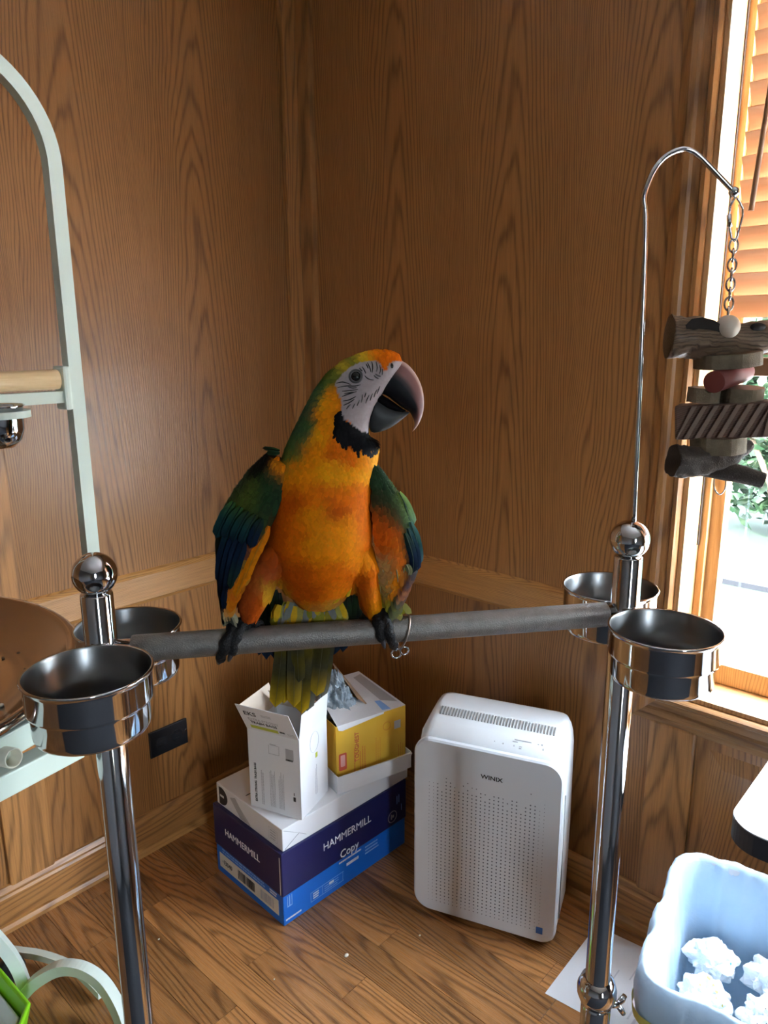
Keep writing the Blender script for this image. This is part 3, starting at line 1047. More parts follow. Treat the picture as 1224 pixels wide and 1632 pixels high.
for j in range(5):
    kn.tube([kc + Vector((0.012 * math.cos(an) * (0.5 + 0.2 * j), 0.018 * math.cos(an + j), 0.014 * math.sin(an) * (0.6 + 0.12 * j))) for an in [2 * PI * q / 16 for q in range(16)]], 0.0011, 5, closed=True)
for j in range(3):
    kn.tube([kc + Vector((0.004 * j, 0.010 * math.sin(an) + 0.004 * j, -0.055 - 0.045 * math.cos(an))) for an in [2 * PI * q / 18 for q in range(18)]], 0.0011, 5, closed=True)
kn.build('cord_knot', M_CORD, blind)

# ================================================================== wall outlet
M_BLACK = plain('black_plastic', (0.012, 0.012, 0.014), 0.4)
out = thing('wall_outlet', 'black double power outlet low on the oak wall', 'outlet', (-0.586, -0.004, 0.3155))
MB().bbox((-0.062, -0.007, -0.040), (0.062, 0, 0.040), 0.002).build('cover_plate', M_BLACK, out)
M_BLACK2 = plain('black_socket', (0.02, 0.02, 0.022), 0.25)
for sx in (-0.026, 0.026):
    f_ = MB().prism(rrect(0.034, 0.028, 0.010, 5), 0, 0.0015, M=face_matrix((sx, -0.007, 0), (1, 0, 0), (0, 0, 1))).build('socket', M_BLACK2, out)
    for dz in (-0.006, 0.006):
        MB().box((sx - 0.004, -0.0092, dz - 0.0012), (sx + 0.004, -0.0086, dz + 0.0012)).build('slot', M_HOLLOW, f_)
MB().lathe([(0, 0.001), (0.003, 0.001), (0.003, 0)], 12, M=Matrix.Translation((0.056, -0.007, 0.004)) @ Matrix.Rotation(PI / 2, 4, 'X')).build('screw', STEEL, out)

# ================================================================== boxes in the corner
M_NAVY = plain('navy_print', (0.012, 0.014, 0.085), 0.35, var=0.1)
M_BLUE = plain('bright_blue_print', (0.005, 0.15, 0.62), 0.35, var=0.06)
M_WHITEP = plain('white_print', (0.78, 0.79, 0.82), 0.5, var=0.03)
M_PALEB = plain('pale_blue_print', (0.25, 0.45, 0.8), 0.5, var=0.03)
M_CARDW = plain('white_card', (0.74, 0.75, 0.77), 0.5, var=0.03, scale=12)
M_GREYP = plain('grey_print', (0.42, 0.42, 0.43), 0.6, var=0.05)
M_BLACKP = plain('black_print', (0.02, 0.02, 0.022), 0.5)
M_LIME = plain('olive_lime_print', (0.48, 0.52, 0.05), 0.5)
M_CREAM = plain('cream_label', (0.70, 0.66, 0.58), 0.55)
M_KRAFT = plain('brown_card', (0.30, 0.19, 0.11), 0.8, scale=40)
M_KRAFTL = plain('pale_kraft', (0.66, 0.55, 0.44), 0.8, scale=40)
M_YEL = NT('yellow_print')
_tc = M_YEL.n('TexCoord')
_nz = M_YEL.noise(_tc.outputs['Object'], 9, 2)
M_YEL.p(color=M_YEL.mix(_nz, (0.80, 0.40, 0.012), (0.80, 0.58, 0.10)), rough=0.42)
M_YEL = M_YEL.mat
M_RED = plain('red_print', (0.62, 0.10, 0.06), 0.5)
M_ORANGEP = plain('orange_print', (0.72, 0.22, 0.05), 0.5)
M_QR = plain('grey_label', (0.55, 0.56, 0.60), 0.5)


def barcode(parent, M, w, h, mat, seed, n=26):
    rn = random.Random(seed)
    mb = MB()
    x_ = 0.0
    while x_ < w - 0.001:
        b = rn.choice((0.0006, 0.001, 0.0016, 0.0022)) * w / 0.045
        mb.box((x_, 0, 0), (min(w, x_ + b), h, 0.0004), M=M)
        x_ += b + rn.choice((0.0007, 0.0012, 0.0018)) * w / 0.045
    return mb.build('barcode', mat, parent)


def textlines(parent, M, w, h, rows, mat, seed, thick=0.4, name='small_print'):
    """rows of unreadably fine print, as broken bars"""
    rn = random.Random(seed)
    mb = MB()
    for r in range(rows):
        y_ = h * (1 - (r + 0.75) / rows)
        x_ = 0.0
        end = w * rn.uniform(0.75, 1.0)
        while x_ < end:
            b = rn.uniform(0.02, 0.08) * max(w, 0.05)
            mb.box((x_, y_, 0), (min(end, x_ + b), y_ + h / rows * thick, 0.0003), M=M)
            x_ += b + 0.012 * max(w, 0.05)
    return mb.build(name, mat, parent)


# ---- blue carton of copy paper
RB = math.radians(-2.6)
bx_ = thing('paper_carton', 'navy and bright blue carton of copy paper on the floor', 'box', (-0.611, -0.536, 0), RB)
L, W, H = 0.447, 0.300, 0.212
zn = 0.088
lo_ = MB().bbox((0, 0, 0.001), (L, W, H - 0.002), 0.0025).build('carton_bottom', M_BLUE, bx_)
# navy band wraps the upper part (lid sides)
lid = MB()
lid.bbox((-0.0025, -0.0025, zn), (L + 0.0025, W + 0.0025, H), 0.003)
lid.build('lid', M_NAVY, bx_)
# white split seam at the front corner
MB().box((-0.0032, 0.004, zn + 0.004), (-0.0026, 0.0065, H - 0.012)).build('seam', M_CREAM, bx_)
MF = lambda x_, z_, off=0.0028: face_matrix((x_, -off, z_), (1, 0, 0), (0, 0, 1))          # long side
ME = lambda d_, z_, off=0.0028: face_matrix((-off, W - d_, z_), (0, -1, 0), (0, 0, 1))       # short end
text('HAMMERMILL', 0.031, MF(0.132, 0.148), M_WHITEP, bx_, sx=0.93)
text('Copy', 0.034, MF(0.190, 0.092), M_WHITEP, bx_, sx=0.92, bold=0.0003)
textlines(bx_, MF(0.186, 0.076), 0.10, 0.008, 1, M_WHITEP, 3, 0.6)
textlines(bx_, MF(0.215, 0.052, 0.0004), 0.055, 0.012, 1, M_WHITEP, 4, 0.7)
textlines(bx_, MF(0.285, 0.050, 0.0004), 0.06, 0.03, 3, M_PALEB, 8, 0.4)
for (x0, x1) in ((0.088, 0.128), (0.128, 0.200), (0.200, 0.204)):
    fr = MB()
    for (a0, a1, b0, b1) in ((x0, x0 + 0.001, 0.018, 0.046), (x0, x1, 0.045, 0.046), (x0, x1, 0.018, 0.019)):
        fr.box((a0, -0.0006, b0), (a1, -0.0001, b1))
    fr.build('print_frame', M_PALEB, bx_)
textlines(bx_, MF(0.096, 0.022, 0.0004), 0.022, 0.020, 3, M_WHITEP, 9, 0.55)
textlines(bx_, MF(0.135, 0.022, 0.0004), 0.055, 0.020, 3, M_PALEB, 10, 0.3)
textlines(bx_, MF(0.152, 0.032, 0.0005), 0.018, 0.009, 1, M_WHITEP, 12, 0.8)
textlines(bx_, MF(0.006, 0.012, 0.0004), 0.050, 0.006, 1, M_WHITEP, 15, 0.8)
# glass shaped mark and round emblem
gl = MB()
for k, (px, w_) in enumerate(((0.012, 0.002), (0.018, 0.003), (0.026, 0.002))):
    gl.box((px, -0.0006, 0.050), (px + w_, -0.0001, 0.082))
gl.box((0.012, -0.0006, 0.050), (0.028, -0.0001, 0.053))
gl.build('handling_mark', M_PALEB, bx_)
em = MB()
em.tube([(0.392 + 0.017 * math.cos(2 * PI * k / 28), -0.003, 0.118 + 0.017 * math.sin(2 * PI * k / 28)) for k in range(28)], 0.0010, 4, closed=True)
em.box((0.386, -0.0031, 0.110), (0.390, -0.0026, 0.126)); em.box((0.392, -0.0031, 0.114), (0.398, -0.0026, 0.122))
em.build('round_emblem', M_GREYP, bx_)
hm = MB()
for (px, pz, h_) in ((0.410, 0.150, 0.025), (0.418, 0.152, 0.025), (0.428, 0.122, 0.02)):
    hm.box((px, -0.0031, pz), (px + 0.002, -0.0026, pz + h_))
hm.build('handling_mark', M_PALEB, bx_)
text('HAMMERMILL', 0.028, ME(0.052, 0.140), M_WHITEP, bx_, sx=0.93)
MB().box((-0.0008, 0.020, 0.022), (-0.0001, W - 0.015, 0.066)).build('shipping_label', M_CREAM, bx_)
text('13040', 0.020, ME(0.032, 0.036, 0.0009), M_BLACKP, bx_, sx=0.85, bold=0.0002)
barcode(bx_, ME(0.103, 0.030, 0.0009), 0.075, 0.028, M_BLACKP, 5)
barcode(bx_, ME(0.205, 0.030, 0.0009), 0.055, 0.028, M_GREYP, 7)
textlines(bx_, ME(0.030, 0.070, 0.0005), 0.24, 0.016, 2, M_PALEB, 21, 0.5)
textlines(bx_, ME(0.245, 0.070, 0.0005), 0.03, 0.014, 2, M_WHITEP, 22, 0.6)
textlines(bx_, ME(0.025, 0.036, 0.0009), 0.04, 0.02, 1, M_GREYP, 23, 0.15)

# ---- flat white box on top of it
RWB = math.radians(-2.8)
wb_ = thing('flat_white_box', 'flat white cardboard box lying on the blue carton', 'box', (-0.603, -0.533, H), RWB)
L2, W2, H2 = 0.452, 0.292, 0.062
MB().bbox((0, 0, 0), (L2, W2, H2), 0.002).build('box_body', M_CARDW, wb_)
# folded tuck flap creases on the long side near the corner
cr = MB()
cr.tube([(0.004, -0.0006, H2 - 0.004), (0.052, -0.0006, 0.028), (0.006, -0.0006, 0.004)], 0.0007, 4)
cr.tube([(0.052, -0.0006, 0.028), (0.075, -0.0006, 0.012)], 0.0006, 4)
cr.build('fold_crease', M_GREYP, wb_)
ME2 = lambda d_, z_, off=0.0005: face_matrix((-off, W2 - d_, z_), (0, -1, 0), (0, 0, 1))
lg = MB()
lg.prism([(0.0 + 0.030 * math.cos(a), 0.0 + 0.026 * math.sin(a)) for a in [PI * 2 * k / 30 for k in range(30)] if math.cos(a) >= -0.35], 0, 0.0004, M=ME2(0.022, 0.030))
lg.build('round_logo', M_BLACKP, wb_)
textlines(wb_, ME2(0.018, 0.026, 0.0010), 0.022, 0.008, 1, M_CARDW, 3, 0.8)
gs = MB()
gs.add([ME2(0.060, 0.0) @ Vector(p) for p in ((0.005, 0.045, 0.0002), (0.030, 0.055, 0.0002), (0.085, 0.004, 0.0002), (0.050, 0.004, 0.0002))], [(0, 1, 2, 3)])
gs.add([ME2(0.060, 0.0) @ Vector(p) for p in ((0.036, 0.048, 0.0002), (0.048, 0.038, 0.0002), (0.098, 0.004, 0.0002), (0.088, 0.004, 0.0002))], [(0, 1, 2, 3)])
gs.build('printed_picture', M_GREYP, wb_)
fr = MB()
for (a0, a1, b0, b1) in ((0.236, 0.272, 0.012, 0.0126), (0.236, 0.272, 0.046, 0.0466), (0.236, 0.2366, 0.012, 0.046), (0.2714, 0.272, 0.012, 0.046)):
    fr.box((a0, b0, 0), (a1, b1, 0.0003), M=ME2(0, 0))
fr.build('print_frame', M_GREYP, wb_)
textlines(wb_, ME2(0.243, 0.014), 0.024, 0.030, 4, M_GREYP, 6, 0.35)
tp = MB()
for (x0, y0, x1) in ((0.02, 0.18, 0.055), (0.03, 0.16, 0.05), (0.028, 0.125, 0.045)):
    tp.box((x0, y0, H2), (x1, y0 + 0.003, H2 + 0.0003))
tp.build('small_print', M_BLACKP, wb_)

# ---- open white trash-bag box
RE = math.radians(17.5)
ek = thing('trash_bag_box', 'open white box of trash bags standing on the flat white box', 'box', (-0.545, -0.541, H + H2), RE)
EL, EW, EH = 0.138, 0.152, 0.222
T = 0.0012


def wallp(mb, lo, hi, mi=0): mb.bbox(lo, hi, 0.0004, mi)


eb = MB()
wallp(eb, (0, 0, 0), (EL, EW, T))
wallp(eb, (0, 0, 0), (EL, T, EH))
wallp(eb, (0, EW - T, 0), (EL, EW, EH))
wallp(eb, (0, 0, 0), (T, EW, EH))
wallp(eb, (EL - T, 0, 0), (EL, EW, EH))
eb.build('box_body', M_CARDW, ek)


def flap(parent, name, p0, p1, out, length, tilt, mat, taper=0.0):
    """flap hinged on edge p0-p1, opened outward"""
    p0, p1, out = Vector(p0), Vector(p1), Vector(out)
    d = out * math.sin(tilt) + Vector((0, 0, 1)) * math.cos(tilt)
    e = (p1 - p0).normalized()
    n = e.cross(d).normalized() * 0.0006
    q0, q1 = p0 + d * length + e * taper, p1 + d * length - e * taper
    vs = [p0 + n, p1 + n, q1 + n, q0 + n, p0 - n, p1 - n, q1 - n, q0 - n]
    o = MB().add(vs, [(0, 1, 2, 3), (7, 6, 5, 4), (0, 1, 5, 4), (1, 2, 6, 5), (2, 3, 7, 6), (3, 0, 4, 7)]).build(name, mat, parent)
    return o, face_matrix(p0 + d * 0, e, d)


f1, F1M = flap(ek, 'flap', (0.0, EW, EH), (0.0, 0.0, EH), (-1, 0, 0), 0.098, math.radians(27), M_CARDW)
f2, F2M = flap(ek, 'flap', (0.0, 0.0, EH), (EL, 0.0, EH), (0, -1, 0), 0.068, math.radians(6), M_CARDW, 0.003)
f3, F3M = flap(ek, 'flap', (EL, EW, EH), (0.0, EW, EH), (0, 1, 0), 0.062, math.radians(20), M_KRAFTL, 0.003)
f4, F4M = flap(ek, 'flap', (EL, 0.0, EH), (EL, EW, EH), (1, 0, 0), 0.070, math.radians(-35), M_KRAFTL, 0.002)
OFFN = Matrix.Translation((0, 0, 0.0008))
text('EKS', 0.021, F1M @ Matrix.Translation((0.014, 0.062, 0.0008)), M_BLACKP, ek, sx=1.1, bold=0.0002)
textlines(ek, F1M @ Matrix.Translation((0.066, 0.066, 0.0008)), 0.036, 0.010, 2, M_GREYP, 31, 0.4)
text('EXTRA STRONG', 0.0125, F1M @ Matrix.Translation((0.020, 0.043, 0.0008)), M_GREYP, ek, sx=0.95)
text('TRASH BAGS', 0.0135, F1M @ Matrix.Translation((0.024, 0.030, 0.0008)), M_BLACKP, ek, sx=0.98, bold=0.0002)
MB().box((0.018, 0.009, 0), (0.098, 0.021, 0.0004), M=F1M @ Matrix.Translation((0, 0, 0.0007))).build('green_bar', M_LIME, ek)
textlines(ek, F1M @ Matrix.Translation((0.103, 0.012, 0.0008)), 0.016, 0.008, 1, M_BLACKP, 33, 0.8)
textlines(ek, F1M @ Matrix.Translation((0.125, 0.009, 0.0008)), 0.020, 0.011, 2, M_GREYP, 34, 0.4)
E1 = face_matrix((-0.0002, EW, 0), (0, -1, 0), (0, 0, 1))     # printed face: x from its left edge, y up
dv = MB()
for (x0, y0, w_, h_) in ((0.066, 0.192, 0.018, 0.001), (0.062, 0.165, 0.030, 0.001), (0.062, 0.165, 0.001, 0.024), (0.092, 0.165, 0.001, 0.026), (0.066, 0.19, 0.024, 0.001)):
    dv.box((x0, y0, 0), (x0 + w_, y0 + h_, 0.0003), M=E1)
dv.build('line_drawing', M_GREYP, ek)
MB().box((0.112, 0.160, 0), (0.134, 0.190, 0.0003), M=E1).build('grey_block', M_GREYP, ek)
textlines(ek, E1 @ Matrix.Translation((0.112, 0.156, 0.0002)), 0.022, 0.006, 1, M_BLACKP, 37, 0.8)
VERT = lambda x_, y_: E1 @ Matrix.Translation((x_, y_, 0.0002)) @ Matrix.Rotation(PI / 2, 4, 'Z')
text('EXTRA STRONG  TRASH BAGS', 0.0085, VERT(0.022, 0.018), M_BLACKP, ek, sx=0.95, bold=0.0002)
textlines(ek, VERT(0.044, 0.015), 0.115, 0.009, 2, M_GREYP, 41, 0.4)
textlines(ek, VERT(0.078, 0.016), 0.108, 0.017, 5, M_GREYP, 42, 0.32)
textlines(ek, VERT(0.104, 0.016), 0.108, 0.017, 5, M_GREYP, 43, 0.32)
mk = MB()
mk.box((0.130, 0.048, 0), (0.137, 0.060, 0.0003), M=E1); mk.box((0.132, 0.064, 0), (0.134, 0.072, 0.0003), M=E1)
mk.build('handling_mark', M_BLACKP, ek)
E2 = face_matrix((0, -0.0002, 0), (1, 0, 0), (0, 0, 1))
textlines(ek, E2 @ Matrix.Translation((0.082, 0.03, 0.0002)) @ Matrix.Rotation(PI / 2, 4, 'Z'), 0.09, 0.012, 2, M_QR, 45, 0.3)
MB().box((0.076, 0.132, 0), (0.086, 0.146, 0.0003), M=E2).build('green_bar', M_LIME, ek)
dd = MB()
dd.tube([(0.072 + 0.022 * math.cos(2 * PI * k / 24), -0.0004, 0.180 + 0.028 * math.sin(2 * PI * k / 24)) for k in range(24)], 0.0005, 4, closed=True)
dd.build('line_drawing', M_QR, ek)

# ---- shallow white tray
RT = math.radians(-15.5)
tr_ = thing('white_card_tray', 'shallow white cardboard tray on the flat white box, under the yellow box', 'tray', (-0.409, -0.531, H + H2), RT)
TL, TW, TH = 0.236, 0.285, 0.050
tb = MB()
th_ = 0.003
tb.bbox((0, 0, 0), (TL, TW, th_), 0.0006)
tb.bbox((0, 0, 0), (TL, th_, TH - 0.004), 0.0006)
tb.bbox((0, TW - th_, 0), (TL, TW, TH), 0.0006)
tb.bbox((0, 0, 0), (th_, TW, TH), 0.0006)
tb.bbox((TL - th_, 0, 0), (TL, TW, TH), 0.0006)
tb.build('tray_body', M_CARDW, tr_)
tf = MB()
tf.add([(-0.001, -0.001, 0.0), (-0.001, -0.001, TH), (TL * 0.98, -0.012, TH + 0.002), (TL * 0.90, -0.008, 0.004),
        (-0.001, 0.0012, 0.0), (-0.001, 0.0012, TH), (TL * 0.98, -0.008, TH + 0.002), (TL * 0.90, 0.0, 0.004)],
       [(0, 1, 2, 3), (7, 6, 5, 4), (0, 1, 5, 4), (1, 2, 6, 5), (2, 3, 7, 6), (3, 0, 4, 7)])
tf.build('front_flap', M_CARDW, tr_)

# ---- yellow trash bag box, torn open, grey bags coming out
yb = thing('yellow_bag_box', 'yellow box of trash bags torn open at the top, in the white tray', 'box', (-0.394, -0.512, H + H2 + 0.0032), RT)
YL, YW, YH = 0.222, 0.255, 0.180
ym = MB()
ym.bbox((0, 0, 0), (YL, YW, 0.002), 0.0004)
ym.bbox((0, 0, 0), (YL, 0.0015, YH), 0.0004)
ym.bbox((0, YW - 0.0015, 0), (YL, YW, YH), 0.0004)
ym.bbox((0, 0, 0), (0.0015, YW, YH), 0.0004)
ym.bbox((YL - 0.0015, 0, 0), (YL, YW, YH), 0.0004)
ym.build('box_body', M_YEL, yb)
# remaining white-backed top strips around the torn opening
ts = MB()
ts.bbox((0.14, 0.0, YH - 0.001), (YL, YW, YH + 0.0006), 0.0003)
ts.build('top_strip', M_CARDW, yb)
tb2 = MB()
tb2.add([(0.178, 0.06, YH + 0.0009), (0.215, 0.03, YH + 0.0009), (0.215, 0.235, YH + 0.0009), (0.185, 0.225, YH + 0.0009)], [(0, 1, 2, 3)])
tb2.build('printed_picture', M_GREYP, yb)
bl = MB()
bl.add([(0.150, 0.010, YH + 0.0010), (0.176, 0.003, YH + 0.0010), (0.176, 0.060, YH + 0.0010), (0.150, 0.070, YH + 0.0010)], [(0, 1, 2, 3)])
bl.build('blue_print', M_PALEB, yb)
# white flap folded outward over the front edge with torn end
wf_ = MB()
wf_.add([(0.004, -0.0012, YH + 0.001), (0.150, -0.0012, YH + 0.001), (0.160, 0.085, YH + 0.006), (0.02, 0.09, YH + 0.012), (0.008, -0.0024, YH - 0.012), (0.020, -0.0026, YH - 0.016), (0.150, -0.0016, YH - 0.004)],
        [(0, 1, 2, 3), (0, 4, 5, 6, 1)])
wf_.build('torn_flap', M_CARDW, yb)
bf = MB()
bf.add([(0.130, 0.055, YH + 0.002), (0.138, 0.175, YH + 0.002), (0.103, 0.205, YH + 0.075), (0.098, 0.13, YH + 0.062), (0.110, 0.07, YH + 0.02),
        (0.133, 0.055, YH + 0.002), (0.141, 0.175, YH + 0.002), (0.108, 0.205, YH + 0.075), (0.101, 0.13, YH + 0.062), (0.113, 0.07, YH + 0.02)],
       [(0, 1, 2, 3, 4), (9, 8, 7, 6, 5), (0, 1, 6, 5), (1, 2, 7, 6), (2, 3, 8, 7), (3, 4, 9, 8), (4, 0, 5, 9)])
bf.build('lid_flap', M_KRAFT, yb)
Y1 = face_matrix((0, -0.0004, 0), (1, 0, 0), (0, 0, 1))
YV = lambda x_, y_: Y1 @ Matrix.Translation((x_, y_, 0)) @ Matrix.Rotation(PI / 2, 4, 'Z')
text('TOUGHEST', 0.018, YV(0.070, 0.058), M_RED, yb, sx=0.95, bold=0.0002)
textlines(yb, YV(0.092, 0.03), 0.07, 0.022, 3, M_ORANGEP, 51, 0.35)
textlines(yb, YV(0.060, 0.03), 0.07, 0.008, 1, M_ORANGEP, 52, 0.4)
textlines(yb, YV(0.140, 0.03), 0.09, 0.020, 3, M_ORANGEP, 53, 0.15)
textlines(yb, YV(0.215, 0.02), 0.06, 0.020, 3, M_ORANGEP, 55, 0.2)
MB().prism(rrect(0.024, 0.050, 0.004, 4, 0.020, 0.072), 0, 0.0004, M=Y1).build('red_badge', M_RED, yb)
MB().prism(rrect(0.014, 0.034, 0.003, 4, 0.020, 0.075), 0.0004, 0.0007, M=Y1).build('badge_print', plain('pink_print', (0.8, 0.42, 0.4), 0.5), yb)
MB().box((0.184, 0.118, 0), (0.205, 0.142, 0.0004), M=Y1).build('label_square', M_QR, yb)
od = MB()
od.tube([(0.160 + 0.012 * math.cos(2 * PI * k / 20), -0.0005, 0.135 + 0.012 * math.sin(2 * PI * k / 20)) for k in range(20)], 0.0006, 4, closed=True)
od.build('line_drawing', M_ORANGEP, yb)
# grey plastic bags bulging out of the opening
M_BAG = NT('grey_plastic_film')
_tc = M_BAG.n('TexCoord')
_nz = M_BAG.noise(_tc.outputs['Object'], 22, 3, 0.6, 1.5)
M_BAG.p(color=M_BAG.mix(_nz, (0.10, 0.12, 0.14), (0.38, 0.46, 0.52)), rough=0.22, spec=0.6)
M_BAG.bump(_nz, 0.012, 0.8)
M_BAG = M_BAG.mat
bagm = bmesh.new()
bmesh.ops.create_icosphere(bagm, subdivisions=5, radius=1.0)
for v in bagm.verts:
    d = v.co.copy()
    rid = abs(noise.noise(d * 2.6)) * 0.55 + abs(noise.noise(d * 6.1 + Vector((4, 0, 0)))) * 0.25
    v.co = Vector((d.x * 0.052, d.y * 0.085, d.z * (0.115 if d.z > 0 else 0.06))) * (0.72 + rid)
    if d.z > 0: v.co.x *= (1 - 0.45 * d.z); v.co.y *= (1 - 0.5 * d.z)
me = bpy.data.meshes.new('plastic_bags')
bagm.to_mesh(me); bagm.free()
me.materials.append(M_BAG)
for p_ in me.polygons: p_.use_smooth = True
link('plastic_bags', me, yb, loc=(0.062, 0.125, YH - 0.012), rot=(0, 0, 0.3))
bagm = bmesh.new()

# ================================================================== air purifier
M_PUR = plain('white_plastic', (0.76, 0.79, 0.81), 0.35, var=0.015, scale=8)
M_PURG = plain('pale_grey_plastic', (0.62, 0.65, 0.68), 0.4, var=0.015, scale=8)
M_HOLE = plain('hole_shadow_grey', (0.10, 0.11, 0.13), 0.7)
FL, FR = Vector((-0.3585, -0.751, 0)), Vector((-0.2395, -1.092, 0))
dx = (FR - FL).normalized()
pur = thing('air_purifier', 'white tower air purifier with perforated front panel, standing by the wall', 'air purifier', FL[:], math.atan2(dx.y, dx.x))
PWD, PD, PZ0, PZ1 = 0.361, 0.196, 0.026, 0.512      # local x along the front, y to the back, z up
# main body: rounded plan, sloped control deck, vented top
bm = bmesh.new()
rings = []


def ring_at(z, y0, y1, inset, r):
    w = PWD - 2 * inset
    pl = rrect(w, y1 - y0, r, 6, PWD / 2, (y0 + y1) / 2)
    return [bm.verts.new((p[0], p[1], z)) for p in pl]


stations = [(0.012, 0.020, PD - 0.012, 0.016, 0.02), (0.022, 0.014, PD - 0.004, 0.008, 0.022), (0.05, 0.012, PD, 0.004, 0.024), (0.26, 0.012, PD, 0.002, 0.026), (0.480, 0.012, PD, 0.004, 0.028),
            (0.508, 0.016, PD - 0.001, 0.007, 0.028), (0.528, 0.060, PD - 0.004, 0.012, 0.028), (0.545, 0.096, PD - 0.012, 0.018, 0.028), (0.549, 0.106, PD - 0.022, 0.028, 0.028)]
for s in stations: rings.append(ring_at(*s))
for A, B in zip(rings[:-1], rings[1:]):
    n = len(A)
    for i in range(n):
        f = bm.faces.new((A[i], A[(i + 1) % n], B[(i + 1) % n], B[i])); f.smooth = True
bm.faces.new(rings[0][::-1]); bm.faces.new(rings[-1])
me = bpy.data.meshes.new('housing'); bm.to_mesh(me); bm.free()
me.materials.append(M_PUR)
link('housing', me, pur)
# front panel: separate rounded plate with perforations, and a thin edge gap
pan = MB()
pw, ph = PWD, PZ1 - PZ0 - 0.004
pM = face_matrix((PWD / 2, 0.0, PZ0 + ph / 2), (1, 0, 0), (0, 0, 1))      # local z of plate points to -y (front)
outer = rrect(pw, ph, 0.042, 8)
inner = rrect(pw - 0.008, ph - 0.008, 0.039, 8)
n = len(outer)
vs = [pM @ Vector((p[0], p[1], -0.014)) for p in outer] + [pM @ Vector((p[0], p[1], -0.004)) for p in outer] + [pM @ Vector((p[0], p[1], 0.0)) for p in inner]
fs = [(i, (i + 1) % n, n + (i + 1) % n, n + i) for i in range(n)] + [(n + i, n + (i + 1) % n, 2 * n + (i + 1) % n, 2 * n + i) for i in range(n)]
fs += [tuple(range(2 * n, 3 * n)), tuple(range(n))[::-1]]
pan.add(vs, fs)
panel = pan.build('front_panel', M_PURG, pur)
# holes: flat discs, dark grey standing for the shade in them, joined (far more than can be told apart singly)
rn = random.Random(7)
hm_ = MB()
hex_ = [(math.cos(2 * PI * k / 6), math.sin(2 * PI * k / 6)) for k in range(6)]
cols = 27
for c in range(cols):
    xh = (c - (cols - 1) / 2) * 0.0108
    top = 0.148 + 0.012 * math.sin(c * 1.7) + rn.uniform(-0.006, 0.006)
    r_ = 0
    while True:
        zh = 0.165 - r_ * 0.0098
        r_ += 1
        if zh < -0.210: break
        rad = 0.00195
        if zh > top - 0.030:
            p = (zh - (top - 0.030)) / 0.05
            if rn.random() < p * 1.4 + 0.05: continue
            rad *= 1 - 0.5 * max(0, min(1, p))
        if abs(c - 13) > 11.5: rad *= 0.55
        if zh < -0.195: rad *= 0.75
        vs = [pM @ Vector((xh + rad * a, zh + rad * b, 0.00025)) for a, b in hex_]
        hm_.add(vs, [(0, 1, 2, 3, 4, 5)])
hm_.build('perforations', M_HOLE, panel, kind='stuff', fixn=False)
text('WINIX', 0.015, pM @ Matrix.Translation((-0.012, 0.168, 0.0002)), M_BLACKP, panel, sx=1.15, bold=0.0003)
MB().box((0.134, -0.215, 0.0001), (0.150, -0.197, 0.0005), M=pM).build('blue_sticker', plain('sticker_blue', (0.02, 0.13, 0.45), 0.4), panel)
# deck details
dz0 = Vector((0, 0.018, 0.5085)); dz1 = Vector((0, 0.060, 0.5285))
dn = (dz1 - dz0).normalized()
dM = face_matrix((0, 0.018, 0.5090), (1, 0, 0), dn)
cp = MB()
for (x0, y0, w_, h_) in ((0.235, 0.034, 0.040, 0.0018), (0.232, 0.028, 0.012, 0.0016), (0.190, 0.018, 0.002, 0.002), (0.210, 0.016, 0.003, 0.003), (0.236, 0.016, 0.003, 0.003), (0.250, 0.017, 0.006, 0.002), (0.250, 0.012, 0.006, 0.002), (0.290, 0.033, 0.003, 0.002), (0.298, 0.033, 0.004, 0.003), (0.303, 0.021, 0.004, 0.004)):
    cp.box((x0, y0, 0.0), (x0 + w_, y0 + h_, 0.0010), M=dM)
cp.build('control_marks', M_GREYP, pur)
M_VENT = plain('vent_shadow', (0.22, 0.22, 0.22), 0.6)
for k in range(38):
    xv = 0.040 + k * 0.0076
    MB().box((-0.0016, 0, -0.003), (0.0016, 0.024, 0.0006), M=face_matrix((xv, 0.078, 0.5371), (1, 0, 0), Vector((0, 0.036, 0.0170)))).build('vent_slot', M_VENT, pur)
MB().tube([(PWD - 0.0025, 0.058, 0.40), (PWD - 0.0022, 0.058, 0.06)], 0.0016, 6).build('side_groove', M_VENT, pur)
for sx in (0.05, PWD - 0.05):
    for sy in (0.05, PD - 0.03):
        MB().lathe([(0, 0), (0.014, 0), (0.014, 0.016), (0, 0.016)], 14, (sx, sy, 0)).build('foot', M_BLACK, pur)

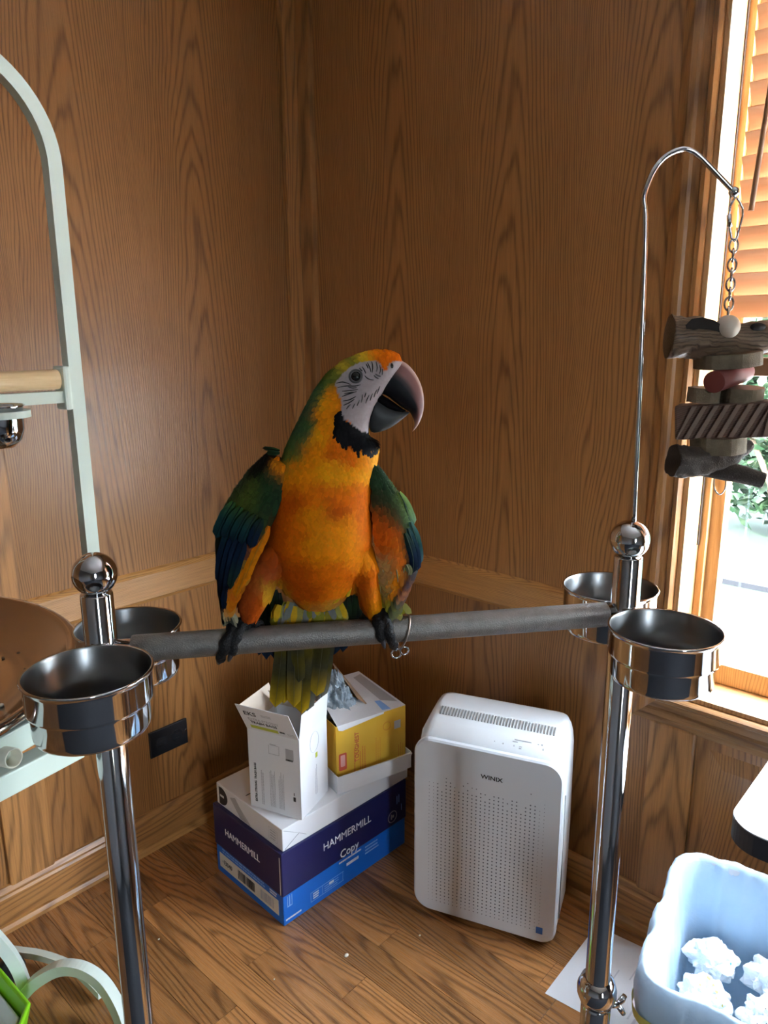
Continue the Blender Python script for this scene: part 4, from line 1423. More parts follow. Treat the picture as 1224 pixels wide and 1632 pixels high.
# ================================================================== paper sheet on the floor
sheet = thing('paper_sheet', 'printed white paper sheet lying on the floor beside the bin', 'paper', (-0.345, -1.128, 0.0008))
pa, pb, pc, pd_ = Vector((0, 0, 0)), Vector((0.262, 0.004, 0.0)), Vector((0.290, -0.30, 0.0)), Vector((0.028, -0.315, 0))
pm_ = MB()
N = 8
grid = []
for i in range(N + 1):
    for j in range(N + 1):
        s, t = i / N, j / N
        q = pa * (1 - s) * (1 - t) + pb * s * (1 - t) + pc * s * t + pd_ * (1 - s) * t
        q.z = 0.0012 * abs(math.sin(3 * s + 2 * t))
        grid.append(q)
fs = [(i * (N + 1) + j, (i + 1) * (N + 1) + j, (i + 1) * (N + 1) + j + 1, i * (N + 1) + j + 1) for i in range(N) for j in range(N)]
pm_.add(grid, fs)
pm_.build('sheet', M_CARDW, sheet)
for (x0, y0, w_, h_) in ((0.19, -0.018, 0.035, 0.012), (0.11, -0.08, 0.06, 0.003), (0.12, -0.10, 0.05, 0.003), (0.055, -0.11, 0.012, 0.004), (0.16, -0.13, 0.05, 0.003), (0.06, -0.17, 0.05, 0.004), (0.05, -0.185, 0.02, 0.006)):
    MB().box((x0, y0, 0.0018), (x0 + w_, y0 + h_, 0.0020)).build('printed_mark', M_QR, sheet)

# ================================================================== bin with white liner
M_BIN = plain('pale_bin_plastic', (0.60, 0.64, 0.70), 0.4)
M_LINER = NT('white_liner_film')
_tc = M_LINER.n('TexCoord')
_nz = M_LINER.noise(_tc.outputs['Object'], 14, 4, 0.6, 1.2)
M_LINER.p(color=M_LINER.mix(_nz, (0.50, 0.70, 0.88), (0.72, 0.85, 0.95)), rough=0.32)
_tr = M_LINER.n('BsdfTranslucent'); _tr.inputs[0].default_value = (0.75, 0.86, 0.95, 1)
_mx = M_LINER.n('MixShader'); _mx.inputs[0].default_value = 0.35
M_LINER.t.links.new(M_LINER.b.outputs[0], _mx.inputs[1]); M_LINER.t.links.new(_tr.outputs[0], _mx.inputs[2])
M_LINER.t.links.new(_mx.outputs[0], M_LINER.out.inputs[0])
M_LINER.bump(_nz, 0.006, 0.6)
M_LINER = M_LINER.mat
bdir = Vector((-0.38, -0.071, 0)).normalized()
BA = math.atan2(-bdir.y, -bdir.x)
bin_ = thing('waste_bin', 'rectangular waste bin with a white liner folded over its rim, under the window', 'waste bin', (-0.372 + 0.026, -1.515, 0), BA)
BLn, BWd, BH = 0.385, 0.285, 0.395


def rr_ring(w, h, r, z, n=7): return [Vector((p[0], p[1], z)) for p in rrect(w, h, r, n)]


def shell(levels, name, mat, parent, wob=0.0, seed=0.0, close=True, sm=True):
    mb = MB()
    n = None
    rows = []
    for (w, h, r, z) in levels:
        rg = rr_ring(w, h, r, z, 10)
        # resample straight sides for wrinkles
        pts = []
        m = len(rg)
        for i in range(m):
            a, b = rg[i], rg[(i + 1) % m]
            k = max(1, int((b - a).length / 0.012)) if (b - a).length > 0.03 else 1
            k = 30 if (b - a).length > 0.03 else 1
            for q in range(k): pts.append(a.lerp(b, q / k))
        if wob:
            for p in pts:
                d = Vector((p.x, p.y, 0)).normalized()
                g = noise.noise(Vector((p.x * 14, p.y * 14, p.z * 5 + seed))) + 0.7 * abs(noise.noise(Vector((p.x * 30, p.y * 30, p.z * 7 + seed)))) + (0.42 if levels[0][3] > 0.3 else 0.3) * noise.noise(Vector((p.x * 62, p.y * 62, p.z * 6 + seed)))
                p += d * wob * g + Vector((0, 0, wob * 0.5 * noise.noise(Vector((p.x * 25, p.y * 25, seed)))))
        rows.append(pts)
    n = len(rows[0])
    vs = [p for r_ in rows for p in r_]
    fs = []
    for i in range(len(rows) - 1):
        for k in range(n): fs.append((i * n + k, i * n + (k + 1) % n, (i + 1) * n + (k + 1) % n, (i + 1) * n + k))
    if close: fs.append(tuple(range((len(rows) - 1) * n, len(rows) * n)))
    mb.add(vs, fs, 0, sm)
    return mb.build(name, mat, parent)


bo = shell([(BLn - 0.07, BWd - 0.06, 0.04, 0.0), (BLn - 0.03, BWd - 0.03, 0.045, 0.2), (BLn - 0.006, BWd - 0.006, 0.05, BH - 0.006), (BLn - 0.016, BWd - 0.016, 0.05, BH - 0.006), (BLn - 0.045, BWd - 0.045, 0.045, 0.2), (BLn - 0.08, BWd - 0.07, 0.04, 0.004)], 'bin_body', M_BIN, bin_)
shell([(BLn + 0.006, BWd + 0.006, 0.05, BH - 0.085), (BLn + 0.016, BWd + 0.016, 0.052, BH - 0.065), (BLn + 0.020, BWd + 0.020, 0.054, BH - 0.040), (BLn + 0.016, BWd + 0.016, 0.054, BH - 0.015), (BLn + 0.006, BWd + 0.006, 0.052, BH + 0.002),
       (BLn - 0.008, BWd - 0.008, 0.05, BH + 0.004), (BLn - 0.024, BWd - 0.024, 0.048, BH - 0.008), (BLn - 0.038, BWd - 0.038, 0.046, BH - 0.06), (BLn - 0.055, BWd - 0.055, 0.044, BH - 0.14), (BLn - 0.072, BWd - 0.070, 0.04, BH - 0.22), (BLn - 0.12, BWd - 0.11, 0.03, BH - 0.27)],
      'liner', M_LINER, bin_, wob=0.010, seed=2.0)
shell([(BLn + 0.022, BWd + 0.022, 0.054, BH - 0.088), (BLn + 0.026, BWd + 0.026, 0.054, BH - 0.066)], 'drawstring_band', plain('yellow_drawstring', (0.72, 0.70, 0.18), 0.5), bin_, close=False, wob=0.004, seed=2.0)
M_TISSUE = NT('tissue_paper')
_tc = M_TISSUE.n('TexCoord')
_nz = M_TISSUE.noise(_tc.outputs['Object'], 35, 3)
M_TISSUE.p(color=M_TISSUE.mix(_nz, (0.72, 0.74, 0.76), (0.86, 0.87, 0.88)), rough=0.85)
M_TISSUE = M_TISSUE.mat
M_STAIN = plain('yellow_stain', (0.50, 0.40, 0.10), 0.8, var=0.3)
M_STAIND = plain('dark_speck', (0.10, 0.09, 0.06), 0.8)
M_BLUEBIT = plain('blue_wrapper', (0.02, 0.35, 0.65), 0.4)
tis = [(-0.103, 0.052, 0.225, 0.048, 'crumpled white tissue with brown stains at the bin end facing the perch post', 'y'),
       (0.0, 0.055, 0.225, 0.048, 'crumpled white tissue streaked olive yellow, by the back wall of the bin', 'y'),
       (0.103, 0.052, 0.225, 0.048, 'crumpled white tissue with blue scraps at the wall end of the bin', 'b'),
       (-0.103, -0.055, 0.225, 0.048, 'clean crumpled white tissue at the bin end facing the perch post', None),
       (0.0, -0.055, 0.230, 0.048, 'crumpled white tissue dotted with dark specks in the bin', 'd'),
       (0.103, -0.055, 0.225, 0.048, 'clean round tissue wad under the edge of the table', None)]
Mb = Matrix.Translation(bin_.location) @ Matrix.Rotation(BA, 4, 'Z')
for i, (x_, y_, z_, r_, lab, st) in enumerate(tis):
    c = Mb @ Vector((x_, y_, z_ + 0.01))
    t = thing('crumpled_tissue', lab, 'tissue', (c.x, c.y, c.z), group='tissues in the bin')
    bm = bmesh.new()
    bmesh.ops.create_icosphere(bm, subdivisions=4, radius=r_)
    for v in bm.verts:
        d = v.co.normalized()
        k_ = 0.92 + 0.42 * (abs(noise.noise(d * 1.7 + Vector((i * 7, 0, 0)))) * 1.6 - 0.45) + 0.10 * noise.noise(d * 5 + Vector((0, i * 3, 0)))
        v.co = v.co * k_
        v.co.z *= 0.8
    me = bpy.data.meshes.new('wad'); bm.to_mesh(me)
    me.materials.append(M_TISSUE)
    link('wad', me, t)
    if st:
        mb = MB()
        rn = random.Random(i)
        bm.verts.ensure_lookup_table()
        cand = [v for v in bm.verts if v.co.normalized().dot(Vector((-0.45, -0.4, 0.8))) > (0.72 if st != 'd' else 0.5)]
        for v in rn.sample(cand, min(len(cand), {'y': 8, 'd': 10, 'b': 1}[st])):
            nn_ = v.normal.normalized() if v.normal.length else v.co.normalized()
            e1 = nn_.orthogonal().normalized(); e2 = nn_.cross(e1)
            p = v.co + nn_ * 0.0015
            s = rn.uniform(0.003, 0.007) if st == 'y' else rn.uniform(0.001, 0.003) if st == 'd' else rn.uniform(0.003, 0.006)
            mb.add([p + e1 * s, p + e2 * s * 0.6, p - e1 * s, p - e2 * s * 0.6], [(0, 1, 2, 3)])
        mb.build('stain' if st != 'b' else 'blue_scrap', {'y': M_STAIN, 'd': M_STAIND, 'b': M_BLUEBIT}[st], t, fixn=False)
    bm.free()

# ================================================================== table by the window
M_TOP = plain('white_laminate', (0.80, 0.80, 0.80), 0.3, var=0.02)
M_EDGE = plain('black_edge_band', (0.018, 0.02, 0.028), 0.45)
TZ = 0.74
tab = thing('side_table', 'white-topped table with a thick black rounded edge, beside the bin', 'table', (-0.414, -1.914, 0))
tw_, tl_ = 0.275, 0.80
MB().prism(rrect(tw_ - 0.002, tl_ - 0.002, 0.049, 10), TZ - 0.002, TZ).build('tabletop', M_TOP, tab)
MB().prism(rrect(tw_, tl_, 0.05, 10), TZ - 0.036, TZ - 0.002).build('edge_band', M_EDGE, tab)
for sx in (-1, 1):
    for sy in (-1, 1):
        MB().tube([(sx * 0.09, sy * 0.15 - 0.2 if sy > 0 else sy * 0.34, 0), (sx * 0.09, sy * 0.15 - 0.2 if sy > 0 else sy * 0.34, TZ - 0.036)], 0.014, 12).build('leg', M_BLACK, tab)

# ================================================================== pale green play stand at the left
M_PALE = plain('pale_green_powder_coat', (0.62, 0.70, 0.62), 0.42, var=0.03)
M_DOWEL = wood('birch_dowel', 'x', light=(0.62, 0.44, 0.24), dark=(0.45, 0.29, 0.14), A=100, B=2, C=2, rough=0.6)
QF = Vector((-1.076, -0.662, 0))
TCW = Vector((-1.477, -0.571, 0))
ps = thing('play_stand', 'pale green metal bird play stand with arched frame, dowel perch and round steel tray', 'play stand', TCW[:])
q0 = QF - TCW
ad = Vector((-1, 0, 0))
an_ = Vector((0, -1, 0))       # toward the viewer
R_, ZA = 0.146, 1.692


def AP(s, z, w=0.0): return q0 + ad * s + an_ * w + Vector((0, 0, z))


arch = [AP(0, 0.955), AP(0, 1.3), AP(0, ZA)] + [AP(R_ - R_ * math.cos(a), ZA + R_ * math.sin(a)) for a in [PI * k / 32 for k in range(1, 32)]] + [AP(2 * R_, ZA), AP(2 * R_, 1.3), AP(2 * R_, 0.955)]
MB().tube(arch, 0.0145, 4, sq=True, up=an_).build('arch_frame', M_PALE, ps)
zc = 1.366
MB().tube([AP(0.006, zc), AP(2 * R_ - 0.006, zc)], 0.0125, 4, sq=True, up=Vector((0, 0, 1))).build('crossbar', M_PALE, ps)
dw = MB().tube([Vector((-0.118, 0, 0)), Vector((0.118, 0, 0))], 0.0148, 20).build('dowel_perch', M_DOWEL, ps, loc=AP(R_ - 0.0, zc + 0.0265, 0.006), rot=(0, 0, math.atan2(ad.y, ad.x)))
for s in (0.016, 2 * R_ - 0.016):
    M = face_matrix(AP(s, zc + 0.01), ad, (0, 0, 1))
    MB().bbox((-0.006, -0.030, -0.014), (0.006, 0.036, 0.020), 0.004, M=M).build('perch_cap', M_PALE, ps)
cc = Vector((-1.2135, -0.720, 1.352)) - TCW
rg = [cc + Vector((0.036 * math.cos(2 * PI * k / 32), 0.036 * math.sin(2 * PI * k / 32), 0)) for k in range(32)]
MB().tube(rg, 0.0065, 4, closed=True, sq=True).tube([cc - an_ * 0.036, cc - an_ * 0.054 + Vector((0, 0, 0.010))], 0.005, 8).build('cup_ring', M_PALE, ps)
cup = thing('food_cup', 'small round steel cup held in a pale green ring on the play stand', 'cup', (TCW + cc + Vector((0, 0, 0.0045)))[:])
MB().lathe([(0, -0.052), (0.016, -0.050), (0.026, -0.040), (0.0305, -0.026), (0.0310, -0.006), (0.0310, 0.004), (0.0345, 0.007), (0.0320, 0.0082), (0.0298, 0.003), (0.0295, -0.012), (0.028, -0.026), (0.022, -0.040), (0.014, -0.046), (0, -0.048)], 40).build('cup_body', STEEL, cup)
# round steel tray
M_TRAY = NT('tray_steel')
_tc = M_TRAY.n('TexCoord')
M_TRAY.p(color=(0.52, 0.44, 0.37), metal=1.0)
M_TRAY.p(rough=M_TRAY.math('MULTIPLY_ADD', M_TRAY.noise(_tc.outputs['Object'], 12, 3), 0.10, 0.10))
M_TRAY = M_TRAY.mat
TR, TZr = 0.373, 1.0
MB().lathe([(0, -0.046), (TR * 0.72, -0.046), (TR * 0.80, -0.043), (TR * 0.90, -0.022), (TR * 0.945, -0.006), (TR * 0.965, 0.0), (TR * 0.985, 0.001), (TR, -0.004), (TR * 0.992, -0.012), (TR * 0.965, -0.012), (TR * 0.91, -0.028), (TR * 0.81, -0.047), (TR * 0.72, -0.050), (0, -0.050)], 96, (0, 0, TZr)).build('tray', M_TRAY, ps)
# support bars and centre column below the tray
for (pa_, pb_, hh, nm) in (((-1.60, -0.918, 0.934), (-1.205, -0.798, 0.934), 0.018, 'support_bar'), ((-1.62, -0.860, 0.868), (-1.185, -0.788, 0.868), 0.0175, 'support_bar'),
                           ((-1.477, -0.88, 0.934), (-1.477, -0.25, 0.934), 0.014, 'support_bar'), ((-1.477, -0.84, 0.868), (-1.477, -0.30, 0.868), 0.014, 'support_bar')):
    a_, b_ = Vector(pa_) - TCW, Vector(pb_) - TCW
    M = face_matrix(a_, (b_ - a_), (0, 0, 1))
    MB().bbox((0, -hh, -0.016), ((b_ - a_).length, hh, 0.016), 0.003, M=M).build(nm, M_PALE, ps)
MB().bbox((-0.02, -0.02, 0.16), (0.02, 0.02, 0.955), 0.003).build('column', M_PALE, ps)
M_PVC = plain('cream_tube', (0.62, 0.60, 0.48), 0.5)
tc_ = Vector((-1.301, -0.865, 0.928)) - TCW
td = Vector((0.25, -0.93, 0.12)).normalized()
MB().lathe([(0.0100, -0.06), (0.0130, -0.06), (0.0130, 0.0), (0.0108, 0.0), (0.0108, -0.058)], 28, M=Matrix.Translation(tc_) @ td.to_track_quat('Z', 'Y').to_matrix().to_4x4()).build('plastic_tube', M_PVC, ps)
# curved floor legs


def leg(pts, r=0.017, root=None):
    P = [onz(u, v, z) - TCW for u, v, z in pts]
    if root: P.insert(0, Vector((0, 0, root)))
    MB().tube(smooth_path(P, 6), r, 4, sq=True, up=Vector((0, 0, 1))).build('leg', M_PALE, ps)


leg([(-160, 1490, 0.30), (-90, 1450, 0.30), (-30, 1475, 0.22), (5, 1508, 0.15), (28, 1542, 0.09), (42, 1580, 0.04)], root=0.30)
leg([(40, 1582, 0.04), (60, 1562, 0.075), (95, 1543, 0.105), (130, 1545, 0.11), (160, 1564, 0.09), (182, 1596, 0.06), (198, 1634, 0.03), (206, 1668, 0.018)])
leg([(-80, 1500, 0.03), (20, 1516, 0.03), (70, 1524, 0.03), (120, 1545, 0.028), (162, 1585, 0.022)], 0.012)
cst = MB()
cw = onz(16, 1546, 0.035) - TCW
cst.lathe([(0, -0.012), (0.028, -0.012), (0.033, -0.007), (0.033, 0.007), (0.028, 0.012), (0, 0.012)], 24, M=Matrix.Translation(cw) @ Matrix.Rotation(PI / 2, 4, 'X'))
cst.build('caster_wheel', M_BLACK, ps)
# bits of food on the tray
M_PELLET = plain('seed_brown', (0.16, 0.09, 0.05), 0.8)
M_PELLETL = plain('seed_pale', (0.66, 0.60, 0.50), 0.7)
pel_me, pel_me2 = None, None
for i, (u, v, s, pale) in enumerate(((30, 1043, 3.0, 0), (5, 1050, 2.6, 0), (40, 1068, 2.2, 0), (44, 1055, 1.6, 1), (2, 1127, 4.0, 1), (18, 1014, 2.2, 0))):
    c = onz(u, v, TZr - 0.046)
    bm = bmesh.new()
    bmesh.ops.create_icosphere(bm, subdivisions=2, radius=s * 0.001)
    for vv in bm.verts: vv.co.z *= 0.7
    me = bpy.data.meshes.new('food_pellet'); bm.to_mesh(me); bm.free()
    me.materials.append(M_PELLETL if pale else M_PELLET)
    o = link('food_pellet', me, loc=(c.x, c.y, TZr - 0.046 + s * 0.0007))
    tag(o, ['largest dark food pellet on the round tray', 'dark food pellet at the middle of the round tray', 'small dark food pellet beside a pale crumb on the tray', 'tiny pale crumb between dark pellets on the tray', 'large pale food crumb near the steel tray rim', 'dark food pellet nearest the far rim of the tray'][i], 'pellet', 'food bits on the tray')
# lime green tray on the floor
M_LIMEP = plain('lime_plastic', (0.22, 0.56, 0.01), 0.35, var=0.05)
M_LIMEIN = plain('white_plastic_tub', (0.70, 0.76, 0.82), 0.35)
C0 = onz(50, 1598, 0.10)
lt = thing('lime_tub', 'lime green plastic tub with a white inner tray, at the foot of the play stand', 'tub', (C0.x, C0.y, 0))
poly = [Vector((0, 0)), Vector((-0.008, 0.19)), Vector((-0.20, 0.21)), Vector((-0.24, -0.06)), Vector((-0.09, -0.105))]


def inset(pl, d):
    c = sum(pl, Vector((0, 0))) / len(pl)
    return [c + (p - c) * (1 - d) for p in pl]


def tub(levels, nm, mat):
    mb = MB()
    rows = [[(p.x, p.y, z) for p in inset(poly, d)] for d, z in levels]
    n = len(poly)
    vs = [p for r in rows for p in r]
    fs = []
    for i in range(len(rows) - 1):
        for k in range(n): fs.append((i * n + k, i * n + (k + 1) % n, (i + 1) * n + (k + 1) % n, (i + 1) * n + k))
    fs.append(tuple(range(n)))
    fs.append(tuple((len(rows) - 1) * n + k for k in range(n)))
    o = mb.add(vs, fs).build(nm, mat, lt)
    bv = o.modifiers.new('round', 'BEVEL'); bv.width = 0.006; bv.segments = 3; bv.limit_method = 'ANGLE'


tub([(0.22, 0.0), (0.0, 0.10), (0.06, 0.104), (0.10, 0.098), (0.26, 0.03)], 'tub_body', M_LIMEP)
tub([(0.30, 0.032), (0.20, 0.072), (0.245, 0.076), (0.36, 0.045)], 'inner_tray', M_LIMEIN)

# crumbs on the floor
M_CRUMB = plain('white_crumb', (0.75, 0.72, 0.62), 0.8)
for i, (u, v, s, lab) in enumerate(((552, 1523, 6.5, 'flat round cream crumb on the floor boards'), (253, 1497, 3.0, 'small white crumb on the floor near the post'), (437, 1561, 2.2, 'tiny pale crumb on the floor in front of the carton'), (669, 1491, 3.2, 'pale smear of crumb on the floor before the purifier'))):
    c = onz(u, v, 0)
    o = MB().lathe([(0, 0.0), (s * 0.001, 0.0), (s * 0.0009, s * 0.00035), (0, s * 0.0005)], 10, M=Matrix.Diagonal((1.0, 0.75, 1, 1))).build('crumb', M_CRUMB, loc=(c.x, c.y, 0.0002))
    tag(o, lab, 'crumb', 'crumbs on the floor')

# ================================================================== the macaw
BO = Vector((-1.0067, -1.1047, ZB))
bird = thing('macaw', 'orange-breasted macaw with green wings perched on the grey crossbar, head turned to the window', 'parrot', BO[:], UROT)
tb = tracer(BO)
_O, _A, _U = BO, ADIR, UDIR


def design(p):
    """where a local point lies on the drawing of the bird"""
    w = BO + UDIR * p.x + ADIR * p.y + Vector((0, 0, p.z)) - CAM
    d = w.dot(FWD)
    return 612 + FPX * w.dot(RGT) / d, 816 + FPX * w.dot(DWN) / d


M_FEATHER = NT('plumage')
_at = M_FEATHER.n('VertexColor', layer_name='plumage')
_tc = M_FEATHER.n('TexCoord')
_nz = M_FEATHER.noise(_tc.outputs['Object'], 260, 2)
_hs = M_FEATHER.n('HueSaturation')
M_FEATHER.set(_hs.inputs['Color'], _at.outputs['Color'])
M_FEATHER.set(_hs.inputs['Value'], M_FEATHER.math('MULTIPLY_ADD', _nz, 0.35, 0.82))
M_FEATHER.p(color=_hs.outputs[0], rough=0.62, spec=0.08, sheen=0.0)
_tr = M_FEATHER.n('BsdfTranslucent')
M_FEATHER.t.links.new(_hs.outputs[0], _tr.inputs[0])
_mx = M_FEATHER.n('MixShader'); _mx.inputs[0].default_value = 0.14
M_FEATHER.t.links.new(M_FEATHER.b.outputs[0], _mx.inputs[1]); M_FEATHER.t.links.new(_tr.outputs[0], _mx.inputs[2])
M_FEATHER.t.links.new(_mx.outputs[0], M_FEATHER.out.inputs[0])
M_FEATHER = M_FEATHER.mat

GOLD, AMBER, ORANGE, DEEP, RUST = (0.85, 0.345, 0.004), (0.80, 0.245, 0.003), (0.72, 0.150, 0.002), (0.53, 0.085, 0.002), (0.34, 0.062, 0.012)
YEL_, OLIVE, GREEN, DKGREEN, TEAL, NAVY, BLACK = (0.72, 0.46, 0.02), (0.17, 0.17, 0.02), (0.05, 0.13, 0.025), (0.018, 0.045, 0.018), (0.015, 0.065, 0.065), (0.006, 0.018, 0.045), (0.002, 0.002, 0.003)
LGREEN, GREYW, FACE = (0.22, 0.34, 0.07), (0.26, 0.27, 0.25), (0.36, 0.305, 0.315)  # LGREEN: wing green with the edge highlight put into the colour
SEAM, TAN, OLIVY = (0.035, 0.075, 0.035), (0.34, 0.22, 0.08), (0.30, 0.27, 0.03)

CTRL = [  # (u, v, colour) over head, neck, breast, belly, thighs
    (640, 570, ORANGE), (625, 563, ORANGE), (610, 561, ORANGE), (612, 582, ORANGE), (596, 562, AMBER), (580, 566, YEL_), (565, 570, OLIVE), (550, 576, OLIVE), (535, 590, GREEN), (520, 605, GREEN),
    (545, 582, YEL_), (530, 600, OLIVE), (508, 622, SEAM), (496, 640, SEAM), (485, 660, SEAM), (474, 680, SEAM), (463, 700, GREEN), (455, 715, GREEN), (452, 735, OLIVE), (500, 655, SEAM), (490, 682, SEAM), (478, 705, SEAM), (504, 642, SEAM), (512, 632, GREEN), (494, 668, GREEN), (484, 694, GREEN), (470, 716, OLIVE), (495, 662, SEAM), (525, 612, GREEN), (538, 598, OLIVE),
    (535, 625, AMBER), (522, 640, GOLD), (535, 650, AMBER), (512, 660, AMBER), (525, 675, AMBER), (540, 690, ORANGE), (510, 690, GOLD), (505, 705, AMBER), (490, 705, AMBER), (530, 712, ORANGE), (500, 722, AMBER), (470, 735, AMBER),
    (555, 725, ORANGE), (580, 728, AMBER), (600, 712, GOLD), (600, 728, GOLD), (545, 745, GOLD), (575, 748, GOLD), (520, 745, GOLD), (490, 752, AMBER), (460, 755, AMBER), (590, 745, GOLD),
    (450, 785, DEEP), (470, 780, DEEP), (500, 775, ORANGE), (530, 775, ORANGE), (560, 770, ORANGE), (585, 775, ORANGE),
    (445, 830, DEEP), (470, 830, ORANGE), (500, 815, AMBER), (530, 800, DEEP), (520, 830, AMBER), (550, 830, AMBER), (580, 820, ORANGE), (505, 800, AMBER),
    (440, 870, DEEP), (470, 870, ORANGE), (500, 865, AMBER), (530, 865, AMBER), (560, 865, AMBER), (585, 860, ORANGE),
    (450, 910, DEEP), (480, 905, DEEP), (510, 905, ORANGE), (540, 900, ORANGE), (565, 905, ORANGE), (470, 935, DEEP), (500, 940, DEEP), (530, 935, ORANGE), (550, 930, ORANGE),
    (455, 955, ORANGE), (480, 962, AMBER), (510, 965, AMBER), (540, 958, GOLD), (560, 945, GOLD), (440, 945, YEL_), (450, 968, GREYW), (480, 978, YEL_), (505, 982, GREYW), (530, 972, YEL_), (545, 968, GREYW), (432, 925, YEL_),
    (420, 880, RUST), (405, 905, RUST), (415, 930, RUST), (400, 940, RUST), (395, 965, RUST), (405, 980, DEEP), (390, 985, RUST), (425, 915, RUST), (425, 955, DEEP), (410, 950, DEEP), (436, 900, RUST),
    (575, 880, AMBER), (590, 880, AMBER), (575, 920, DEEP), (595, 915, ORANGE), (580, 950, DEEP), (598, 945, AMBER), (600, 968, GOLD), (585, 970, DEEP), (574, 940, RUST)]
FACEP = [(534, 610), (545, 596), (555, 587), (568, 580), (582, 576), (598, 575), (607, 581), (611, 592), (616, 592), (620, 580), (624, 576), (642, 576), (650, 581), (650, 592), (624, 622), (616, 636), (607, 650), (600, 664), (598, 680), (600, 691), (576, 688), (561, 676), (547, 667), (545, 656), (544, 640), (537, 622)]
BLACKP = [(549, 648), (538, 662), (531, 682), (535, 699), (549, 710), (570, 719), (592, 720), (606, 710), (611, 692), (602, 686), (592, 688), (576, 688), (561, 677), (548, 668), (546, 656)]


MOUTHP = [(613, 612), (654, 588), (664, 640), (640, 672), (606, 690), (597, 664)]


def inpoly(u, v, P):
    r = False
    n = len(P)
    for i in range(n):
        (x0, y0), (x1, y1) = P[i], P[(i + 1) % n]
        if (y0 > v) != (y1 > v) and u < (x1 - x0) * (v - y0) / (y1 - y0) + x0: r = not r
    return r


def rbf(u, v, ctrl, sg=11.0):
    W = 1e-9
    c = [0, 0, 0]
    best, bd = None, 1e9
    for (a, b, k) in ctrl:
        d2 = (u - a) ** 2 + (v - b) ** 2
        if d2 < bd: bd, best = d2, k
        if d2 > 2500: continue
        w = math.exp(-d2 / (2 * sg * sg))
        W += w
        c[0] += w * k[0]; c[1] += w * k[1]; c[2] += w * k[2]
    if W < 1e-5: return best
    return (c[0] / W, c[1] / W, c[2] / W)


def body_col(p, nrm):
    u, v = design(p)
    jit = noise.noise(p * 300) * 3
    if v < 720 and inpoly(u + jit * 0.3, v + jit * 0.3, FACEP) and abs(nrm.y) > 0.1: return FACE
    if v < 722 and inpoly(u + jit, v + jit, BLACKP): return BLACK
    if v < 700 and inpoly(u, v, MOUTHP): return BLACK
    c = rbf(u + jit, v + jit, CTRL, 7.5 if v < 735 else 11.0)
    if nrm.y > 0.25 and v > 690:      # the back is green over blue
        k = min(1, (nrm.y - 0.25) * 2.5)
        b = GREEN if v < 800 else TEAL
        c = tuple(c[i] * (1 - k) + b[i] * k for i in range(3))
    return c


def loft(mb, st, n=28, pw=2.0, cap=True):
    """st: [(A, B, half_depth)], rings stretched between the points A and B"""
    rows = []
    for (A, B, hd) in st:
        A, B = Vector(A), Vector(B)
        c, e1 = (A + B) / 2, (B - A) / 2
        d = Vector((0, 1, 0))
        e2 = (d - e1.normalized() * d.dot(e1.normalized())).normalized() * hd
        row = []
        for k in range(n):
            a = 2 * PI * k / n
            ca, sa = math.cos(a), math.sin(a)
            row.append(c + e1 * (math.copysign(abs(ca) ** (2 / pw), ca)) + e2 * (math.copysign(abs(sa) ** (2 / pw), sa)))
        rows.append(row)
    vs = [p for r in rows for p in r]
    fs = []
    for i in range(len(rows) - 1):
        for k in range(n): fs.append((i * n + k, i * n + (k + 1) % n, (i + 1) * n + (k + 1) % n, (i + 1) * n + k))
    if cap:
        fs.append(tuple(range(n))[::-1]); fs.append(tuple((len(rows) - 1) * n + k for k in range(n)))
    mb.add(vs, fs, 0, True)
    return mb


def remesh(me, voxel, smooth=4, name='body'):
    o = bpy.data.objects.new('tmp', me)
    COL.objects.link(o)
    r = o.modifiers.new('r', 'REMESH'); r.mode = 'VOXEL'; r.voxel_size = voxel; r.use_smooth_shade = True
    if smooth:
        s = o.modifiers.new('s', 'SMOOTH'); s.factor = 0.5; s.iterations = smooth
    dg = bpy.context.evaluated_depsgraph_get(); dg.update()
    m2 = bpy.data.meshes.new_from_object(o.evaluated_get(dg))
    m2.name = name
    bpy.data.objects.remove(o)
    return m2


def S(a, b, hd, w=0.0, wb=None):
    return (tb(a[0], a[1], w), tb(b[0], b[1], w if wb is None else wb), hd)


core = MB()
loft(core, [S((498, 968), (524, 967), 0.010, -0.026), S((470, 955), (552, 950), 0.030, -0.022), S((447, 928), (574, 922), 0.047, -0.018), S((432, 890), (588, 884), 0.058, -0.012), S((427, 850), (593, 846), 0.063, -0.010),
            S((433, 805), (593, 803), 0.062, -0.010), S((440, 768), (595, 766), 0.058, -0.008), S((447, 738), (600, 740), 0.050, -0.006), S((456, 712), (603, 720), 0.043, -0.003), S((466, 690), (604, 708), 0.039, 0),
            S((478, 666), (600, 703), 0.036, 0), S((490, 642), (592, 700), 0.034, 0), S((503, 619), (588, 696), 0.033, 0), S((522, 594), (588, 692), 0.032, 0), S((548, 574), (588, 686), 0.031, 0), S((575, 563), (590, 672), 0.030, 0),
            S((600, 558), (596, 652), 0.028, 0), S((620, 559), (605, 634), 0.025, 0), S((635, 566), (616, 616), 0.020, 0), S((643, 577), (628, 600), 0.011, 0)], 36)
loft(core, [S((430, 860), (462, 880), 0.026, 0.004), S((404, 895), (448, 905), 0.026, 0.014), S((386, 930), (437, 940), 0.024, 0.018), S((380, 958), (424, 964), 0.020, 0.018), S((384, 980), (412, 985), 0.013, 0.016), S((388, 992), (406, 994), 0.008, 0.016)], 24)
loft(core, [S((550, 850), (586, 850), 0.020, -0.010), S((562, 890), (602, 895), 0.026, -0.008), S((566, 925), (603, 930), 0.023, -0.012), S((572, 955), (607, 958), 0.018, -0.014), S((580, 974), (608, 974), 0.012, -0.016), S((586, 984), (606, 983), 0.008, -0.016)], 24)
cm = core.mesh('core', M_FEATHER)
